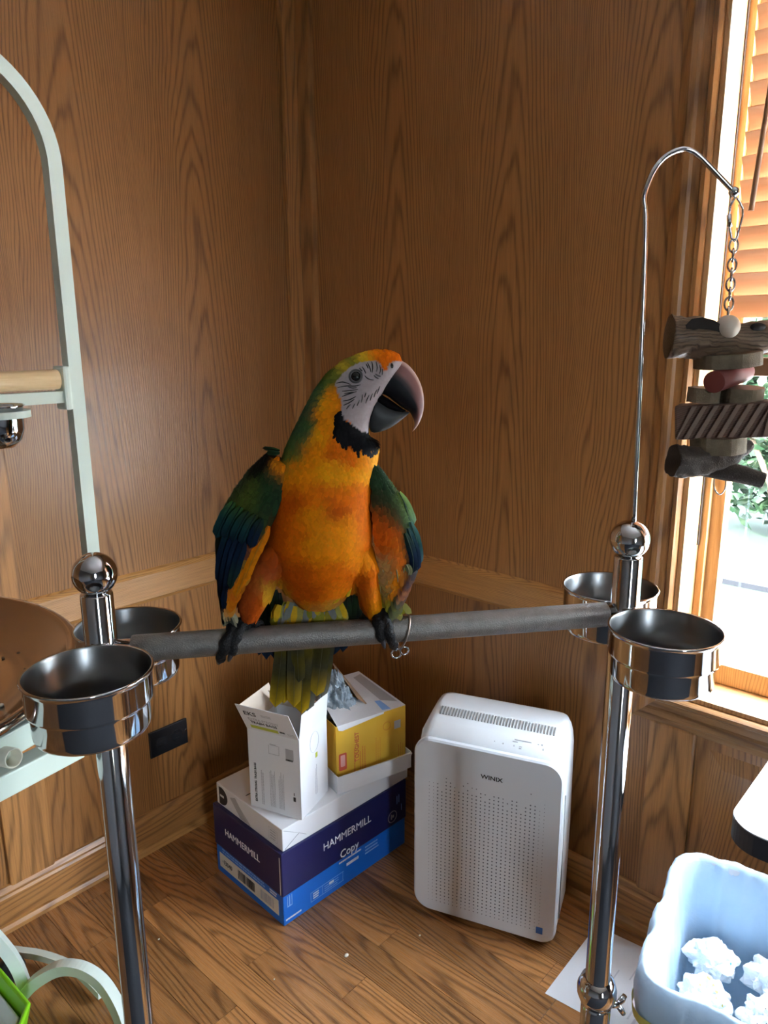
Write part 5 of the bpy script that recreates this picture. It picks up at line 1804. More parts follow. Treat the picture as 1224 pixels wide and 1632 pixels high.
bm = bmesh.new(); bm.from_mesh(cm); bmesh.ops.recalc_face_normals(bm, faces=bm.faces); bm.to_mesh(cm); bm.free()
body_me = remesh(cm, 0.0026, 5, 'body')
body_me.materials.clear(); body_me.materials.append(M_FEATHER)
ca = body_me.color_attributes.new('plumage', 'FLOAT_COLOR', 'POINT')
flat = []
for v in body_me.vertices:
    c = body_col(v.co, v.normal)
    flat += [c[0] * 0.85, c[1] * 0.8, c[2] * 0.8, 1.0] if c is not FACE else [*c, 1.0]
ca.data.foreach_set('color', flat)
for p in body_me.polygons: p.use_smooth = True
body = link('body', body_me, bird)
BVH = BVHTree.FromPolygons([v.co for v in body_me.vertices], [tuple(p.vertices) for p in body_me.polygons])


def on_body(u, v, off=0.0, back=False):
    a = tb(u, v, 0.25)
    b = tb(u, v, -0.25)
    d = (b - a).normalized()
    if back: a, d = b, -d
    h = BVH.ray_cast(a, d)
    if h[0] is None: return tb(u, v, 0.03), Vector((0, -1, 0))
    return h[0] + h[1] * off, h[1]


def tile(mb, p, nrm, d, L, W, col, lift=0.0012, tip=0.0016, rn=random):
    d = (d - nrm * d.dot(nrm))
    if d.length < 1e-5: return
    d.normalize()
    s = nrm.cross(d)
    b = p + nrm * 0.0002
    m = p + d * L * 0.55 + nrm * lift
    e = p + d * L * 0.85 + nrm * (tip * 0.9)
    t = p + d * L + nrm * tip * 0.7
    vs = [b - s * W * 0.28, b + s * W * 0.28, m - s * W * 0.5, m + nrm * 0.0006, m + s * W * 0.5, e - s * W * 0.33, e + s * W * 0.33, t]
    mb.add(vs, [(0, 1, 3), (0, 3, 2), (1, 4, 3), (2, 3, 5), (3, 6, 5), (3, 4, 6), (5, 6, 7)], 0, True)
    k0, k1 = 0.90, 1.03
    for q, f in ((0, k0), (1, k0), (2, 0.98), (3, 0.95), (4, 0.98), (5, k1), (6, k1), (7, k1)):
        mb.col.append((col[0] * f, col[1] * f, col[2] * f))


def jcol(c, rn, a=0.14):
    k = 1 + rn.uniform(-a, a)
    return (c[0] * k, c[1] * k * (1 + rn.uniform(-a, a) * 0.6), c[2] * k)


rn = random.Random(21)
pl = MB(); pl.col = []
polys = list(body_me.polygons)
areas = [p.area for p in polys]
cum = []
tot = 0
for a in areas: tot += a; cum.append(tot)
import bisect
BEAKB = (612, 618)
for i in range(11500):
    p = polys[min(len(polys) - 1, bisect.bisect(cum, rn.random() * tot))]
    c, nm = p.center.copy(), p.normal.copy()
    u, v = design(c)
    if v < 720 and inpoly(u, v, FACEP) and abs(nm.y) > 0.1: continue
    if v < 600 and u > 638: continue
    if v > 984: continue
    col = body_col(c, nm)
    if col is FACE: continue
    # flow: back from the beak over the head, down the body
    rad = Vector((u - BEAKB[0], 0, -(v - BEAKB[1])))
    if rad.length > 0: rad.normalize()
    k = max(0, min(1, (v - 640) / 70.0))
    d = rad * (1 - k) + Vector((0.0 + (u - 515) * 0.0018, 0, -1)) * k
    d += Vector((rn.uniform(-.18, .18), rn.uniform(-.1, .1), rn.uniform(-.18, .18)))
    if col is BLACK: L, W = 0.0080, 0.0045
    elif v < 640: L, W = 0.0075, 0.0042
    elif v < 720: L, W = 0.0110, 0.0055
    elif v < 780: L, W = 0.0140, 0.0070
    else: L, W = 0.0175, 0.0085
    if (u < 425 or u > 575) and v > 870: L, W = 0.0125, 0.0050
    s_ = rn.uniform(0.75, 1.25)
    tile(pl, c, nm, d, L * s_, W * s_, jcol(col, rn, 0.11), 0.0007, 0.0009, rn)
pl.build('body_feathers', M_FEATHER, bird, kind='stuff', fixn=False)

# ------------------------------------------------ eye, face lines, nostril
M_EYE = plain('dark_eye', (0.012, 0.011, 0.011), 0.08, spec=0.7)
M_EYER = plain('grey_eye_ring', (0.07, 0.068, 0.07), 0.5)
M_IRIS = plain('grey_iris', (0.10, 0.10, 0.095), 0.2)
for back in (False, True):
    c, nm = on_body(567, 599.5, 0.0, back)
    q = nm.to_track_quat('Z', 'Y').to_matrix().to_4x4()
    M = Matrix.Translation(c) @ q
    er = MB().lathe([(0.0088, -0.001), (0.0086, 0.0008), (0.0075, 0.0018), (0.0066, 0.0014), (0.0062, 0.0)], 28, M=M).build('eye_ring', M_EYER, bird)
    R0 = 0.0068
    eye = MB().lathe([(R0 * math.cos(a), R0 * math.sin(a) - 0.0036) for a in [PI / 2 * k / 10 for k in range(10)]] + [(0, R0 - 0.0036)], 28, M=M).build('eye', M_EYE, bird)
K7 = lambda P: [(520 + x / 7.2, 550 + y / 7.2) for x, y in P]
strokes = [[(112, 440), (190, 425), (280, 452)], [(130, 488), (230, 470), (330, 470), (395, 455)], [(180, 530), (270, 522), (365, 508)], [(178, 592), (260, 562), (350, 532)], [(190, 642), (262, 628), (342, 588)], [(195, 692), (262, 662), (322, 622)],
           [(232, 735), (252, 705), (280, 680)], [(300, 730), (312, 702), (330, 672)], [(350, 700), (368, 660), (380, 630)], [(402, 660), (412, 610), (412, 566)], [(452, 668), (470, 615), (492, 572)], [(500, 640), (512, 600), (530, 556)], [(545, 600), (560, 550), (585, 505)],
           [(580, 560), (598, 510), (615, 470)], [(440, 600), (448, 570), (455, 545)], [(472, 200), (500, 262), (512, 312)], [(522, 190), (532, 250), (526, 316)], [(570, 190), (584, 255), (574, 312)], [(612, 228), (622, 290), (606, 335)], [(412, 248), (440, 292), (452, 326)],
           [(440, 350), (482, 388), (545, 402)], [(545, 345), (570, 372), (600, 385)], [(640, 270), (645, 310), (640, 345)], [(455, 215), (470, 240), (480, 270)], [(380, 262), (400, 285), (415, 300)], [(560, 330), (590, 350), (625, 360)], [(250, 480), (300, 492), (350, 488)], [(205, 560), (280, 545), (330, 540)]]
fl = MB()
for back in (False, True):
    for s in strokes:
        P = []
        for (u, v) in K7(s):
            p, nm = on_body(u, v, 0.0003, back)
            P.append(p)
        P = smooth_path(P, 4)
        P2 = []
        for p in P:
            h = BVH.find_nearest(p)
            P2.append(h[0] + h[1] * 0.0002)
        n = len(P2)
        fl.tube(P2, [0.00022 + 0.00045 * math.sin(PI * (i + 0.5) / n) for i in range(n)], 5)
fl.build('face_feather_lines', M_EYE, bird, kind='stuff')
for back in (False, True):
    c, nm = on_body(624.5, 583, 0.0004, back)
    q = nm.to_track_quat('Z', 'Y').to_matrix().to_4x4()
    MB().lathe([(0.0024, 0.0), (0.0021, 0.0006), (0, 0.0004)], 14, M=Matrix.Translation(c) @ q @ Matrix.Diagonal((0.8, 1.3, 1, 1))).build('nostril', M_EYE, bird)

# ------------------------------------------------ beak
M_BEAK = NT('beak_horn')
_at = M_BEAK.n('VertexColor', layer_name='plumage')
_tc = M_BEAK.n('TexCoord')
M_BEAK.p(color=_at.outputs['Color'], spec=0.25)
M_BEAK.p(rough=M_BEAK.math('MULTIPLY_ADD', M_BEAK.noise(_tc.outputs['Object'], 90, 3), 0.2, 0.40))
M_BEAK = M_BEAK.mat


def beak(name, outer, inner, hds, colfn, n=28):
    o_, i_ = smooth_path([Vector((a, b, 0)) for a, b in K7(outer)], 3), smooth_path([Vector((a, b, 0)) for a, b in K7(inner)], 3)
    N = len(o_)
    hs = []
    for k in range(N):
        t = k / (N - 1) * (len(hds) - 1)
        j = min(int(t), len(hds) - 2)
        hs.append(hds[j] + (hds[j + 1] - hds[j]) * (t - j))
    mb = MB(); mb.col = []
    loft(mb, [(tb(o_[k].x, o_[k].y, 0), tb(i_[k].x, i_[k].y, 0), hs[k] / 1000) for k in range(N)], n)
    for k in range(N):
        for j in range(n):
            a = 2 * PI * j / n
            mb.col.append(colfn(k / (N - 1), (1 + math.cos(a)) / 2))      # second: 0 at the inner edge... 1 at outer? (A end is cos=-1)
    return mb.build(name, M_BEAK, bird)


def mixc(a, b, t): return tuple(a[i] * (1 - t) + b[i] * t for i in range(3))


def upcol(t, f):      # f: 0 on the ridge, 1 on the cutting edge
    pink, cream, dark = (0.17, 0.078, 0.072), (0.50, 0.36, 0.31), (0.008, 0.008, 0.011)
    edge = 0.30 + 0.42 * max(0, t - 0.35)
    c = mixc(cream, pink, min(1, f / 0.11))
    if t > 0.72: c = mixc(c, (0.55, 0.36, 0.27), (t - 0.72) / 0.28)
    k = max(0, min(1, (f - edge) / 0.12))
    if t > 0.62: k *= max(0, 1 - (t - 0.62) / 0.15)
    return mixc(c, dark, k)


def lowcol(t, f):     # f: 0 inner edge, 1 underside
    return mixc((0.020, 0.021, 0.023), (0.085, 0.088, 0.088), max(0, min(1, (f - 0.15 + 0.5 * t) * 0.9)) * (0.3 + 0.7 * t))


beak('upper_beak', [(868, 182), (920, 212), (970, 258), (1035, 345), (1085, 450), (1112, 560), (1120, 680), (1106, 790), (1068, 890), (1030, 950), (990, 992)],
     [(600, 545), (645, 560), (700, 585), (770, 640), (840, 695), (905, 738), (955, 768), (985, 820), (1008, 880), (1008, 930), (988, 990)], [14.5, 15, 15, 14.5, 13.5, 12, 10, 7.5, 5, 3, 0.6], upcol)
beak('lower_beak', [(590, 575), (650, 620), (715, 680), (790, 730), (870, 755), (955, 768)], [(478, 900), (520, 1000), (620, 995), (740, 945), (850, 868), (958, 780)], [14, 14.5, 13.5, 11, 7.5, 1.2], lowcol)
M_TONGUE = plain('dark_tongue', (0.008, 0.007, 0.008), 0.9, spec=0.0)
tg = MB()
loft(tg, [(tb(*K7([(600, 548)])[0]), tb(*K7([(580, 650)])[0]), 0.0135), (tb(*K7([(650, 575)])[0]), tb(*K7([(640, 690)])[0]), 0.0135), (tb(*K7([(730, 625)])[0]), tb(*K7([(700, 730)])[0]), 0.0125), (tb(*K7([(810, 680)])[0]), tb(*K7([(790, 760)])[0]), 0.010), (tb(*K7([(880, 730)])[0]), tb(*K7([(870, 770)])[0]), 0.006), (tb(*K7([(915, 748)])[0]), tb(*K7([(910, 760)])[0]), 0.002)], 16)
tg.build('tongue', M_TONGUE, bird)

# ------------------------------------------------ single feathers


def feather(name, parent, pts, width, cols, curve=0.12, n=9, notch=0.05, seed=0, side=None, shaft=(0.35, 0.33, 0.2), tipround=0.9, tipstart=0.72):
    """pts: local path base->tip; cols: colour along it; a vane on both sides of a raised shaft"""
    P = smooth_path(pts, max(2, n // max(1, len(pts) - 1)))
    N = len(P)
    rn_ = random.Random(seed)
    mb = MB(); mb.col = []
    vs = []
    view = Vector((0, -1, 0)) if side is None else Vector(side)
    rows = 5
    for i in range(N):
        t = i / (N - 1)
        d = (P[min(N - 1, i + 1)] - P[max(0, i - 1)]).normalized()
        s = d.cross(view).normalized()
        nn = s.cross(d).normalized()
        w = width * 0.5 * min(1, 0.35 + 2.2 * t) * (math.sqrt(max(0.0, 1 - max(0, (t - tipstart) / (1 - tipstart)) ** 2)) * tipround + (1 - tipround) * 0.3)
        w *= 1 + notch * rn_.uniform(-1, 1)
        for k in range(rows):
            f = (k / (rows - 1) * 2 - 1)
            vs.append(P[i] + s * (w * f) - nn * (curve * width * f * f) + nn * (0.0005 if k == 2 else 0))
            j = t * (len(cols) - 1); a = min(int(j), len(cols) - 2)
            c = mixc(cols[a], cols[a + 1], j - a)
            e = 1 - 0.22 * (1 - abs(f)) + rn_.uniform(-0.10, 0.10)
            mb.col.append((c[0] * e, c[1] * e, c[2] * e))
    fs = [(i * rows + k, i * rows + k + 1, (i + 1) * rows + k + 1, (i + 1) * rows + k) for i in range(N - 1) for k in range(rows - 1)]
    mb.add(vs, fs, 0, True)
    # shaft
    b = len(mb.v)
    mb.tube([p + view * 0.0006 for p in P], [0.0007 * (1 - 0.7 * i / N) for i in range(N)], 5)
    for _ in range(len(mb.v) - b): mb.col.append(shaft)
    return mb.build(name, M_FEATHER, parent, fixn=False)


def PT(u, v, w): return tb(u, v, w)


# tail: olive-yellow feathers hanging behind the bar, yellow tips
OL1, OL2, YT = (0.062, 0.052, 0.012), (0.105, 0.080, 0.008), (0.66, 0.42, 0.015)
GO = (0.055, 0.052, 0.030)
tails = [  # base, mid, tip (px), width, colours
    ((452, 975), (448, 1050), (438, 1128), 0.020, [OL1, GO, OL2, GO, YT, YT], -0.058),
    ((470, 972), (458, 1050), (451, 1122), 0.018, [OL1, OL1, OL2, YT], -0.062),
    ((470, 970), (470, 1040), (468, 1128), 0.021, [GO, OL1, GO, GO, GO, YT], -0.050),
    ((485, 968), (484, 1055), (480, 1138), 0.022, [OL2, OL2, GO, OL1, OL2, YT, YT], -0.054),
    ((500, 968), (497, 1050), (489, 1134), 0.020, [OL1, OL2, GO, GO, GO, GREYW], -0.060),
    ((515, 970), (513, 1040), (504, 1110), 0.022, [GO, OL2, OL1, OL1, YT], -0.056),
    ((528, 975), (521, 1045), (512, 1112), 0.018, [OL2, GO, GO, GO, GREYW], -0.064),
    ((478, 972), (474, 1030), (476, 1088), 0.019, [OL2, GO, OL1, GO], -0.047)]
for i, (a, m, t, w_, cols, dp) in enumerate(tails):
    tipc = cols[-1]
    body_c = [c for c in cols if c not in (YT, GREYW)]
    full = [body_c[k % len(body_c)] for k in range(9)] + [mixc(body_c[0], tipc, 0.5), tipc]
    feather('tail_feather', bird, [PT(*a, -0.040), PT((a[0] + m[0]) / 2, (a[1] + m[1]) / 2, dp), PT(*m, dp - 0.004), PT(*t, dp - 0.010)], w_ * 1.1, full, 0.10, 18, 0.05, i, shaft=(0.10, 0.09, 0.05), tipstart=0.9)
# under-tail coverts and dark folded wing tips that show behind the bar
cov = MB(); cov.col = []
for i in range(150):
    u, v = rn.uniform(440, 545), rn.uniform(958, 985)
    c = rn.choice([YEL_, OLIVY, GREYW, (0.38, 0.33, 0.08)])
    tile(cov, PT(u, v, -0.026 + rn.uniform(-0.006, 0.006)), Vector((0, -1, 0.2)).normalized(), Vector(((u - 492) * 0.006, 0.2, -1)), rn.uniform(0.016, 0.026), 0.009, jcol(c, rn), 0.001, 0.002)
cov.build('under_tail_coverts', M_FEATHER, bird, kind='stuff', fixn=False)
DK = (0.012, 0.018, 0.016)
for i, (a, t, w_) in enumerate((((430, 930), (412, 1045), 0.020), ((425, 935), (424, 1052), 0.020), ((438, 940), (436, 1050), 0.020), ((420, 940), (404, 1030), 0.016), ((445, 945), (444, 1046), 0.016),
                                ((545, 945), (532, 1044), 0.020), ((555, 940), (546, 1040), 0.018), ((562, 935), (556, 1025), 0.018), ((570, 935), (566, 1000), 0.018), ((540, 945), (538, 1030), 0.018))):
    feather('wing_tip_feather', bird, [PT(*a, -0.055), PT((a[0] + t[0]) / 2, (a[1] + t[1]) / 2, -0.070), PT(*t, -0.074)], w_, [DK, DKGREEN, DK, NAVY], 0.1, 9, 0.05, 40 + i, shaft=(0.02, 0.02, 0.02))

# ------------------------------------------------ wings


def wing_base(name, stations, colfn, n=20):
    mb = MB(); mb.col = []
    st = [(tb(*a), tb(*b), hd) for a, b, hd in stations]
    rows = len(st)
    loft(mb, st, n)
    for i in range(rows):
        for k in range(n):
            f = (1 - math.cos(2 * PI * k / n)) / 2         # 0 at B ... 1 at A
            c = colfn(i / (rows - 1), 1 - f)
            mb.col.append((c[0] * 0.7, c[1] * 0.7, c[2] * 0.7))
    return mb.build(name, M_FEATHER, bird)


def wing_at(stations, t, c, hd=True):
    """front surface point at t along, c across (0 = A, 1 = B)"""
    N = len(stations) - 1
    j = min(int(t * N), N - 1); k = t * N - j
    A = tb(*stations[j][0]).lerp(tb(*stations[j + 1][0]), k)
    B = tb(*stations[j][1]).lerp(tb(*stations[j + 1][1]), k)
    h = stations[j][2] * (1 - k) + stations[j + 1][2] * k
    e = B - A
    p = A + e * c
    nv = (Vector((0, -1, 0)) - e.normalized() * Vector((0, -1, 0)).dot(e.normalized())).normalized()
    x = 2 * c - 1
    return p + nv * h * math.sqrt(max(0, 1 - x * x)), nv, e.normalized()


# wing on the wall side (its outer face shows)
WL = [((428, 722, -0.020), (460, 742, 0.020), 0.012), ((402, 746, -0.026), (456, 776, 0.026), 0.017), ((378, 778, -0.028), (445, 806, 0.032), 0.019), ((358, 812, -0.026), (430, 838, 0.034), 0.018), ((349, 848, -0.022), (416, 868, 0.034), 0.016),
      ((350, 884, -0.016), (404, 902, 0.034), 0.014), ((351, 920, -0.008), (389, 932, 0.034), 0.011), ((355, 950, 0.002), (376, 958, 0.030), 0.008), ((360, 972, 0.010), (368, 976, 0.024), 0.004)]
LC = [(0.0, 0.2, BLACK), (0.0, 0.95, AMBER), (0.07, 0.3, BLACK), (0.09, 0.8, DKGREEN), (0.2, 0.1, (0.04, 0.08, 0.03)), (0.22, 0.5, (0.09, 0.13, 0.02)), (0.2, 0.9, DKGREEN), (0.3, 0.15, (0.05, 0.10, 0.03)), (0.32, 0.5, (0.10, 0.14, 0.02)), (0.33, 0.8, (0.035, 0.06, 0.02)), (0.42, 0.15, (0.02, 0.07, 0.05)),
      (0.43, 0.5, (0.03, 0.07, 0.03)), (0.42, 0.85, DKGREEN), (0.5, 0.1, TEAL), (0.53, 0.45, (0.010, 0.04, 0.05)), (0.52, 0.75, NAVY), (0.50, 0.9, NAVY), (0.48, 1.04, ORANGE), (0.6, 0.2, NAVY), (0.62, 0.5, NAVY), (0.6, 0.75, NAVY), (0.6, 0.88, OLIVY), (0.6, 1.0, AMBER), (0.72, 0.2, (0.006, 0.02, 0.04)), (0.72, 0.5, NAVY), (0.72, 0.70, NAVY), (0.72, 0.86, AMBER), (0.75, 1.0, ORANGE),
      (0.85, 0.2, BLACK), (0.85, 0.5, BLACK), (0.85, 0.68, DKGREEN), (0.85, 0.90, AMBER), (0.93, 0.25, BLACK), (0.93, 0.5, BLACK), (0.94, 0.8, (0.55, 0.55, 0.35)), (1.0, 0.5, NAVY)]


def lcol(t, c): return rbf(c * 70, t * 260, [(b * 70, a * 260, k) for a, b, k in LC], 11)


wl = wing_base('wing', WL, lcol)
wl['label'] = 'wing held out on the wall side, green above dark blue'
rn = random.Random(5)
wt_ = MB(); wt_.col = []
for i in range(1500):
    t, c = rn.uniform(0.0, 0.98), rn.uniform(0.02, 0.99)
    p, nv, e = wing_at(WL, t, c)
    col = lcol(t, c)
    dirn = (wing_at(WL, min(1, t + 0.1), c)[0] - p)
    dirn += e * rn.uniform(-0.002, 0.004)
    L = 0.010 + 0.020 * min(1, t / 0.5)
    if c > 0.72 and t > 0.3: L = 0.016
    if t > 0.62: L = 0.022
    nn = (nv - e * (0.8 * (1 - 2 * c))).normalized()
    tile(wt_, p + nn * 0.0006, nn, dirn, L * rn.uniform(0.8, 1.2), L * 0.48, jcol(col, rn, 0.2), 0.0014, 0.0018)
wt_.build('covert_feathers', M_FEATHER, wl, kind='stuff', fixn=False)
# long flight feathers and greater coverts, one by one
FWDW = 0.014
for i, (a, m, t, w_, cols) in enumerate((
        ((372, 838, 0.0), (356, 880, 0.004), (349, 932, 0.004), 0.017, [TEAL, NAVY, NAVY]), ((380, 842, 0.008), (364, 890, 0.012), (352, 956, 0.012), 0.017, [NAVY, NAVY, BLACK]), ((388, 845, 0.014), (371, 895, 0.019), (358, 975, 0.018), 0.016, [NAVY, (0.008, 0.02, 0.05), BLACK]),
        ((396, 848, 0.020), (380, 890, 0.026), (366, 940, 0.026), 0.014, [NAVY, NAVY, DKGREEN]), ((365, 930, 0.016), (358, 955, 0.018), (363, 984, 0.018), 0.011, [BLACK, NAVY, BLACK]))):
    feather('flight_feather', wl, [PT(a[0], a[1], a[2] + FWDW), PT(m[0], m[1], m[2] + FWDW), PT(t[0], t[1], t[2] + FWDW * 0.6)], w_, cols, 0.15, 10, 0.04, 60 + i, shaft=(0.01, 0.012, 0.02))
for i, (a, t, w_, cols) in enumerate((((372, 800, 0.002), (343, 858, -0.010), 0.017, [GREEN, TEAL, (0.01, 0.05, 0.06)]), ((384, 808, 0.012), (356, 862, 0.0), 0.016, [GREEN, TEAL, NAVY]), ((396, 815, 0.020), (370, 866, 0.012), 0.016, [(0.04, 0.07, 0.02), TEAL, NAVY]),
                                      ((408, 820, 0.026), (384, 870, 0.022), 0.015, [(0.04, 0.07, 0.02), TEAL, NAVY]), ((418, 826, 0.032), (398, 874, 0.030), 0.014, [DKGREEN, NAVY, NAVY]))):
    feather('covert_feather', wl, [PT(a[0], a[1], a[2] + FWDW), PT((a[0] + t[0]) / 2 - 2, (a[1] + t[1]) / 2, (a[2] + t[2]) / 2 + 0.004 + FWDW), PT(t[0], t[1], t[2] + FWDW)], w_, cols, 0.15, 8, 0.04, 80 + i, shaft=(0.01, 0.02, 0.02))
for i, (a, t, w_) in enumerate((((428, 838, 0.036), (406, 888, 0.040), 0.013), ((416, 862, 0.038), (396, 908, 0.040), 0.013), ((406, 880, 0.038), (388, 930, 0.038), 0.013), ((396, 900, 0.037), (378, 948, 0.035), 0.012), ((386, 920, 0.035), (372, 962, 0.032), 0.011))):
    feather('underwing_feather', wl, [PT(*a), PT((a[0] + t[0]) / 2, (a[1] + t[1]) / 2, a[2] + 0.003), PT(*t)], w_, [ORANGE, AMBER, AMBER], 0.15, 8, 0.06, 90 + i, shaft=(0.5, 0.2, 0.02))

# wing on the window side (its lining shows)
WR = [((586, 732, 0.012), (606, 744, -0.016), 0.010), ((588, 758, 0.012), (634, 782, -0.022), 0.014), ((590, 792, 0.010), (652, 816, -0.026), 0.014), ((594, 830, 0.006), (663, 850, -0.026), 0.012), ((600, 868, 0.000), (668, 880, -0.022), 0.011),
      ((606, 902, -0.006), (664, 904, -0.018), 0.009), ((612, 930, -0.012), (650, 922, -0.016), 0.006), ((618, 952, -0.016), (634, 944, -0.016), 0.004), ((622, 966, -0.018), (627, 962, -0.018), 0.003)]
RC = [(0.0, 0.3, DKGREEN), (0.0, 0.8, DKGREEN), (0.1, 0.05, DKGREEN), (0.1, 0.35, DKGREEN), (0.1, 0.65, DKGREEN), (0.1, 0.95, (0.07, 0.12, 0.02)), (0.2, 0.03, (0.03, 0.03, 0.01)), (0.2, 0.25, (0.02, 0.035, 0.012)), (0.2, 0.5, (0.03, 0.05, 0.015)), (0.2, 0.75, (0.06, 0.10, 0.02)), (0.2, 0.98, LGREEN), (0.3, 0.08, DEEP), (0.28, 0.3, (0.05, 0.04, 0.01)), (0.35, 0.3, DEEP), (0.31, 0.55, (0.02, 0.035, 0.015)), (0.31, 0.75, (0.05, 0.09, 0.02)), (0.3, 0.98, (0.20, 0.34, 0.14)),
      (0.42, 0.12, DEEP), (0.42, 0.4, ORANGE), (0.42, 0.58, (0.05, 0.05, 0.02)), (0.43, 0.74, (0.015, 0.025, 0.02)), (0.42, 0.96, (0.08, 0.20, 0.17)), (0.53, 0.12, TAN), (0.53, 0.36, ORANGE), (0.53, 0.58, ORANGE), (0.53, 0.72, (0.04, 0.05, 0.03)), (0.53, 0.86, (0.02, 0.03, 0.03)), (0.53, 0.99, TEAL), (0.64, 0.15, TAN), (0.64, 0.4, AMBER), (0.64, 0.64, AMBER), (0.64, 0.80, BLACK), (0.64, 0.96, NAVY),
      (0.75, 0.2, (0.25, 0.18, 0.05)), (0.75, 0.5, AMBER), (0.74, 0.72, AMBER), (0.75, 0.9, NAVY), (0.86, 0.3, OLIVY), (0.86, 0.6, (0.4, 0.28, 0.02)), (0.86, 0.9, (0.05, 0.06, 0.03)), (0.93, 0.5, OLIVY), (1.0, 0.5, OLIVY)]


def rcol(t, c): return rbf(c * 70, t * 260, [(b * 70, a * 260, k) for a, b, k in RC], 10)


wr_ = wing_base('wing', WR, rcol)
wr_['label'] = 'wing held open on the window side, orange lining and green edge'
wt_ = MB(); wt_.col = []
for i in range(1350):
    t, c = rn.uniform(0.0, 0.97), rn.uniform(0.02, 0.99)
    p, nv, e = wing_at(WR, t, c)
    col = rcol(t, c)
    dirn = (wing_at(WR, min(1, t + 0.1), c)[0] - p) - e * rn.uniform(-0.004, 0.006)
    L = 0.010 + 0.010 * min(1, t / 0.4)
    if c > 0.85 and t > 0.1: L = 0.016 + 0.01 * t
    nn = (nv + e * (0.8 * (2 * c - 1))).normalized()
    tile(wt_, p + nn * 0.0006, nn, dirn, L * rn.uniform(0.8, 1.2), L * 0.5, jcol(col, rn, 0.2), 0.0014, 0.0018)
wt_.build('covert_feathers', M_FEATHER, wr_, kind='stuff', fixn=False)
for i, (a, m, t, w_, cols) in enumerate((
        ((644, 800, -0.020), (655, 835, -0.026), (661, 838, -0.028), 0.012, [LGREEN, (0.18, 0.34, 0.2), (0.16, 0.32, 0.22)]), ((636, 785, -0.014), (650, 812, -0.022), (660, 836, -0.026), 0.013, [LGREEN, (0.2, 0.33, 0.12), (0.16, 0.32, 0.2)]),
        ((654, 832, -0.020), (666, 868, -0.024), (669, 900, -0.022), 0.012, [(0.08, 0.2, 0.17), TEAL, (0.06, 0.12, 0.14)]), ((650, 842, -0.014), (663, 880, -0.018), (665, 910, -0.016), 0.012, [TEAL, NAVY, NAVY]), ((646, 850, -0.010), (658, 886, -0.012), (658, 914, -0.012), 0.012, [DKGREEN, NAVY, BLACK]))):
    feather('covert_feather', wr_, [PT(a[0], a[1], a[2] + 0.012), PT(m[0], m[1], m[2] + 0.010), PT(t[0], t[1], t[2] + 0.008)], w_, cols, 0.15, 9, 0.04, 120 + i, shaft=(0.05, 0.08, 0.06))
for i, (a, m, t, w_, cols) in enumerate((((600, 905, -0.004), (606, 930, -0.012), (606, 958, -0.018), 0.012, [OLIVY, YEL_, OLIVY]), ((610, 908, -0.004), (616, 935, -0.012), (612, 972, -0.02), 0.014, [YEL_, (0.55, 0.42, 0.03), OLIVY]), ((622, 910, -0.004), (628, 932, -0.010), (620, 966, -0.018), 0.012, [AMBER, YEL_, (0.4, 0.33, 0.03)]),
                                         ((632, 908, -0.004), (634, 930, -0.008), (627, 954, -0.012), 0.007, [AMBER, (0.5, 0.36, 0.03), YEL_]), ((644, 905, -0.008), (640, 925, -0.012), (622, 972, -0.022), 0.013, [OLIVY, DKGREEN, (0.12, 0.12, 0.06)]), ((648, 900, -0.006), (652, 912, -0.008), (644, 930, -0.010), 0.010, [(0.12, 0.13, 0.06), (0.2, 0.2, 0.1), (0.3, 0.3, 0.16)]))):
    feather('flight_feather', wr_, [PT(a[0], a[1], a[2] + 0.008), PT(m[0], m[1], m[2] + 0.006), PT(*t)], w_, cols, 0.15, 9, 0.05, 160 + i)
# loose feathers at the shoulder and flank
for i, (a, t, w_, cols) in enumerate((((446, 718, 0.0), (418, 714, -0.01), 0.006, [GREEN, DKGREEN, BLACK]), ((446, 722, 0.002), (424, 722, -0.006), 0.007, [SEAM, DKGREEN, DKGREEN]), ((444, 728, 0.012), (432, 748, 0.012), 0.008, [ORANGE, AMBER, AMBER]), ((558, 930, 0.010), (552, 952, 0.010), 0.008, [AMBER, YEL_, YEL_]), ((545, 938, 0.010), (530, 962, 0.006), 0.010, [AMBER, YEL_, YEL_]))):
    feather('loose_feather', bird, [PT(*a), PT((a[0] + t[0]) / 2, (a[1] + t[1]) / 2, a[2]), PT(*t)], w_, cols, 0.1, 7, 0.06, 200 + i, shaft=tuple(c * 0.7 for c in cols[-1]))

# ------------------------------------------------ feet: scaly black toes wrapped round the bar
M_FOOT = NT('scaly_foot')
_tc = M_FOOT.n('TexCoord')
_vo = M_FOOT.n('TexVoronoi'); _vo.inputs['Scale'].default_value = 420
M_FOOT.t.links.new(_tc.outputs['Object'], _vo.inputs['Vector'])
M_FOOT.p(color=M_FOOT.mix(_vo.outputs[0], (0.010, 0.0095, 0.0105), (0.004, 0.004, 0.0045)), rough=0.6, spec=0.22)
M_FOOT.bump(_vo.outputs[0], 0.0010, 0.8)
M_FOOT = M_FOOT.mat
M_CLAW = plain('dark_claw', (0.045, 0.045, 0.05), 0.25)


def bar_at(u):
    """local centre of the crossbar under image column u"""
    best = None
    for k in range(200):
        p = PL_ + bard * ((PR_ - PL_).length * k / 199.0) + Vector((0, 0, ZB))
        q = p - CAM
        uu = 612 + FPX * q.dot(RGT) / q.dot(FWD)
        if best is None or abs(uu - u) < best[0]: best = (abs(uu - u), p)
    p = best[1] - BO
    return Vector((p.dot(UDIR), p.dot(ADIR), p.z))


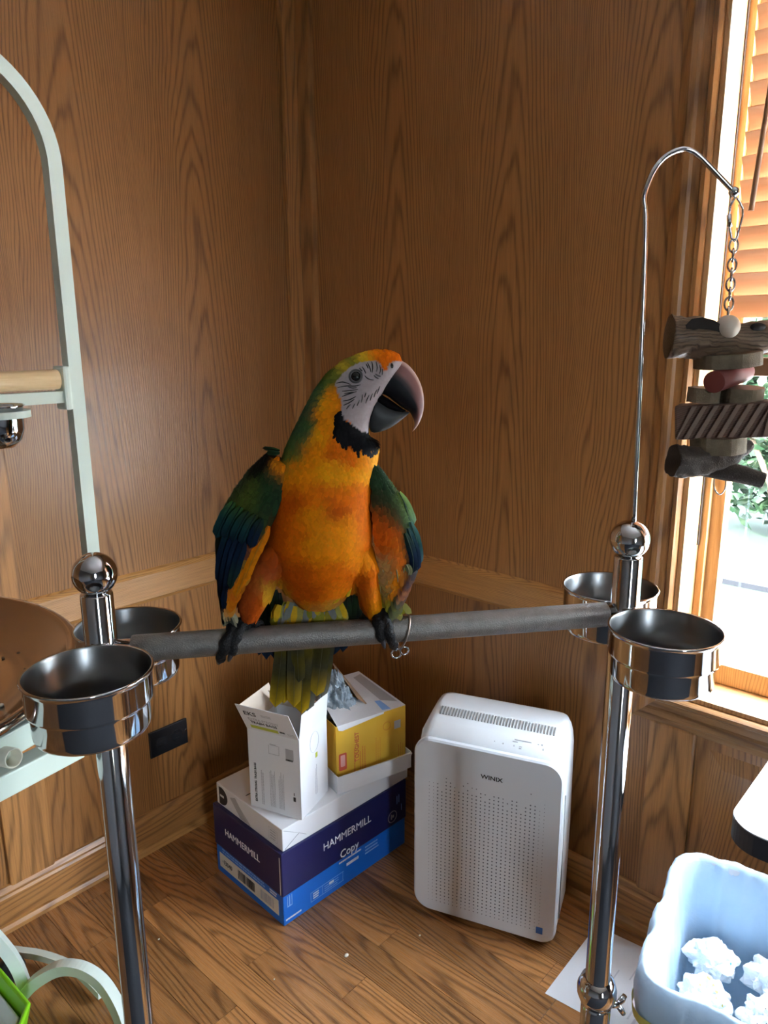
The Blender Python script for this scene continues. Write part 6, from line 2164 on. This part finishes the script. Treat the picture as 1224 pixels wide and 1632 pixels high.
def toe(foot, u0, a0, a1, r0, r1, du=0.0, claw=True, root=None):
    """toe wrapped on the bar from angle a0 to a1 (0 = top, + to the viewer)"""
    P, R = [], []
    N = 9
    if root is not None: P.append(root); R.append(r0 * 1.1)
    for k in range(N):
        t = k / (N - 1)
        c = bar_at(u0 + du * t)
        a = a0 + (a1 - a0) * t
        r = r0 + (r1 - r0) * t
        rr_ = BR + r * 0.85
        P.append(c + Vector((0, -math.sin(a) * rr_, math.cos(a) * rr_))); R.append(r * (1 + 0.13 * math.cos(t * 9.5 * 1.3)))
    foot.tube(smooth_path(P, 3), sum([[R[i] + (R[i + 1] - R[i]) * j / 3 for j in range(3)] for i in range(len(R) - 1)], []) + [R[-1]], 12)
    if claw:
        c = bar_at(u0 + du)
        Q = []
        for k in range(6):
            t = k / 5
            a = a1 + math.copysign(0.75, a1 - a0) * t * 0.9
            rr_ = BR + r1 * 0.9 + 0.004 * math.sin(t * 2.4)
            Q.append(c + Vector((du * 0.0004 * t, -math.sin(a) * rr_, math.cos(a) * rr_)))
        return Q
    return None


claws = []
for nm, base, toes in (('foot', (398, 988, 0.016), ((378, 0.15, 2.4, 0.0080, 0.0062, -24), (390, 0.1, 1.9, 0.0076, 0.0058, -16), (402, -0.1, -2.2, 0.006, 0.004, -20), (410, -0.1, -1.9, 0.0055, 0.004, 6))),
                       ('foot', (598, 978, -0.016), ((600, 0.1, 1.7, 0.0080, 0.0060, 8), (612, 0.15, 2.4, 0.0080, 0.0060, 16), (590, -0.1, -2.1, 0.006, 0.004, -30), (608, -0.1, -2.3, 0.0055, 0.004, 18)))):
    ft = MB()
    root = tb(*base)
    b0_ = bar_at(base[0])
    top = b0_ + Vector((0, 0, BR + 0.006))
    ft.tube([root + Vector((0, 0, 0.012)), root, top + Vector((0, -0.002, 0.003))], [0.0075, 0.0080, 0.0095], 14)
    cl = []
    for (u0, a0, a1, r0, r1, du) in toes:
        cl.append(toe(ft, u0, a0, a1, r0, r1, du, True, top + Vector((0, -0.002 if a1 > 0 else 0.004, 0.001))))
    bmx = ft.mesh('foot', M_FOOT)
    b2 = bmesh.new(); b2.from_mesh(bmx); bmesh.ops.recalc_face_normals(b2, faces=b2.faces); b2.to_mesh(bmx); b2.free()
    fm = remesh(bmx, 0.0013, 2, 'foot')
    fm.materials.clear(); fm.materials.append(M_FOOT)
    for p in fm.polygons: p.use_smooth = True
    fo = link(nm, fm, bird)
    for Q in cl:
        MB().tube(Q, [0.0036, 0.0034, 0.0029, 0.0022, 0.0014, 0.0005], 10).build('claw', M_CLAW, fo)
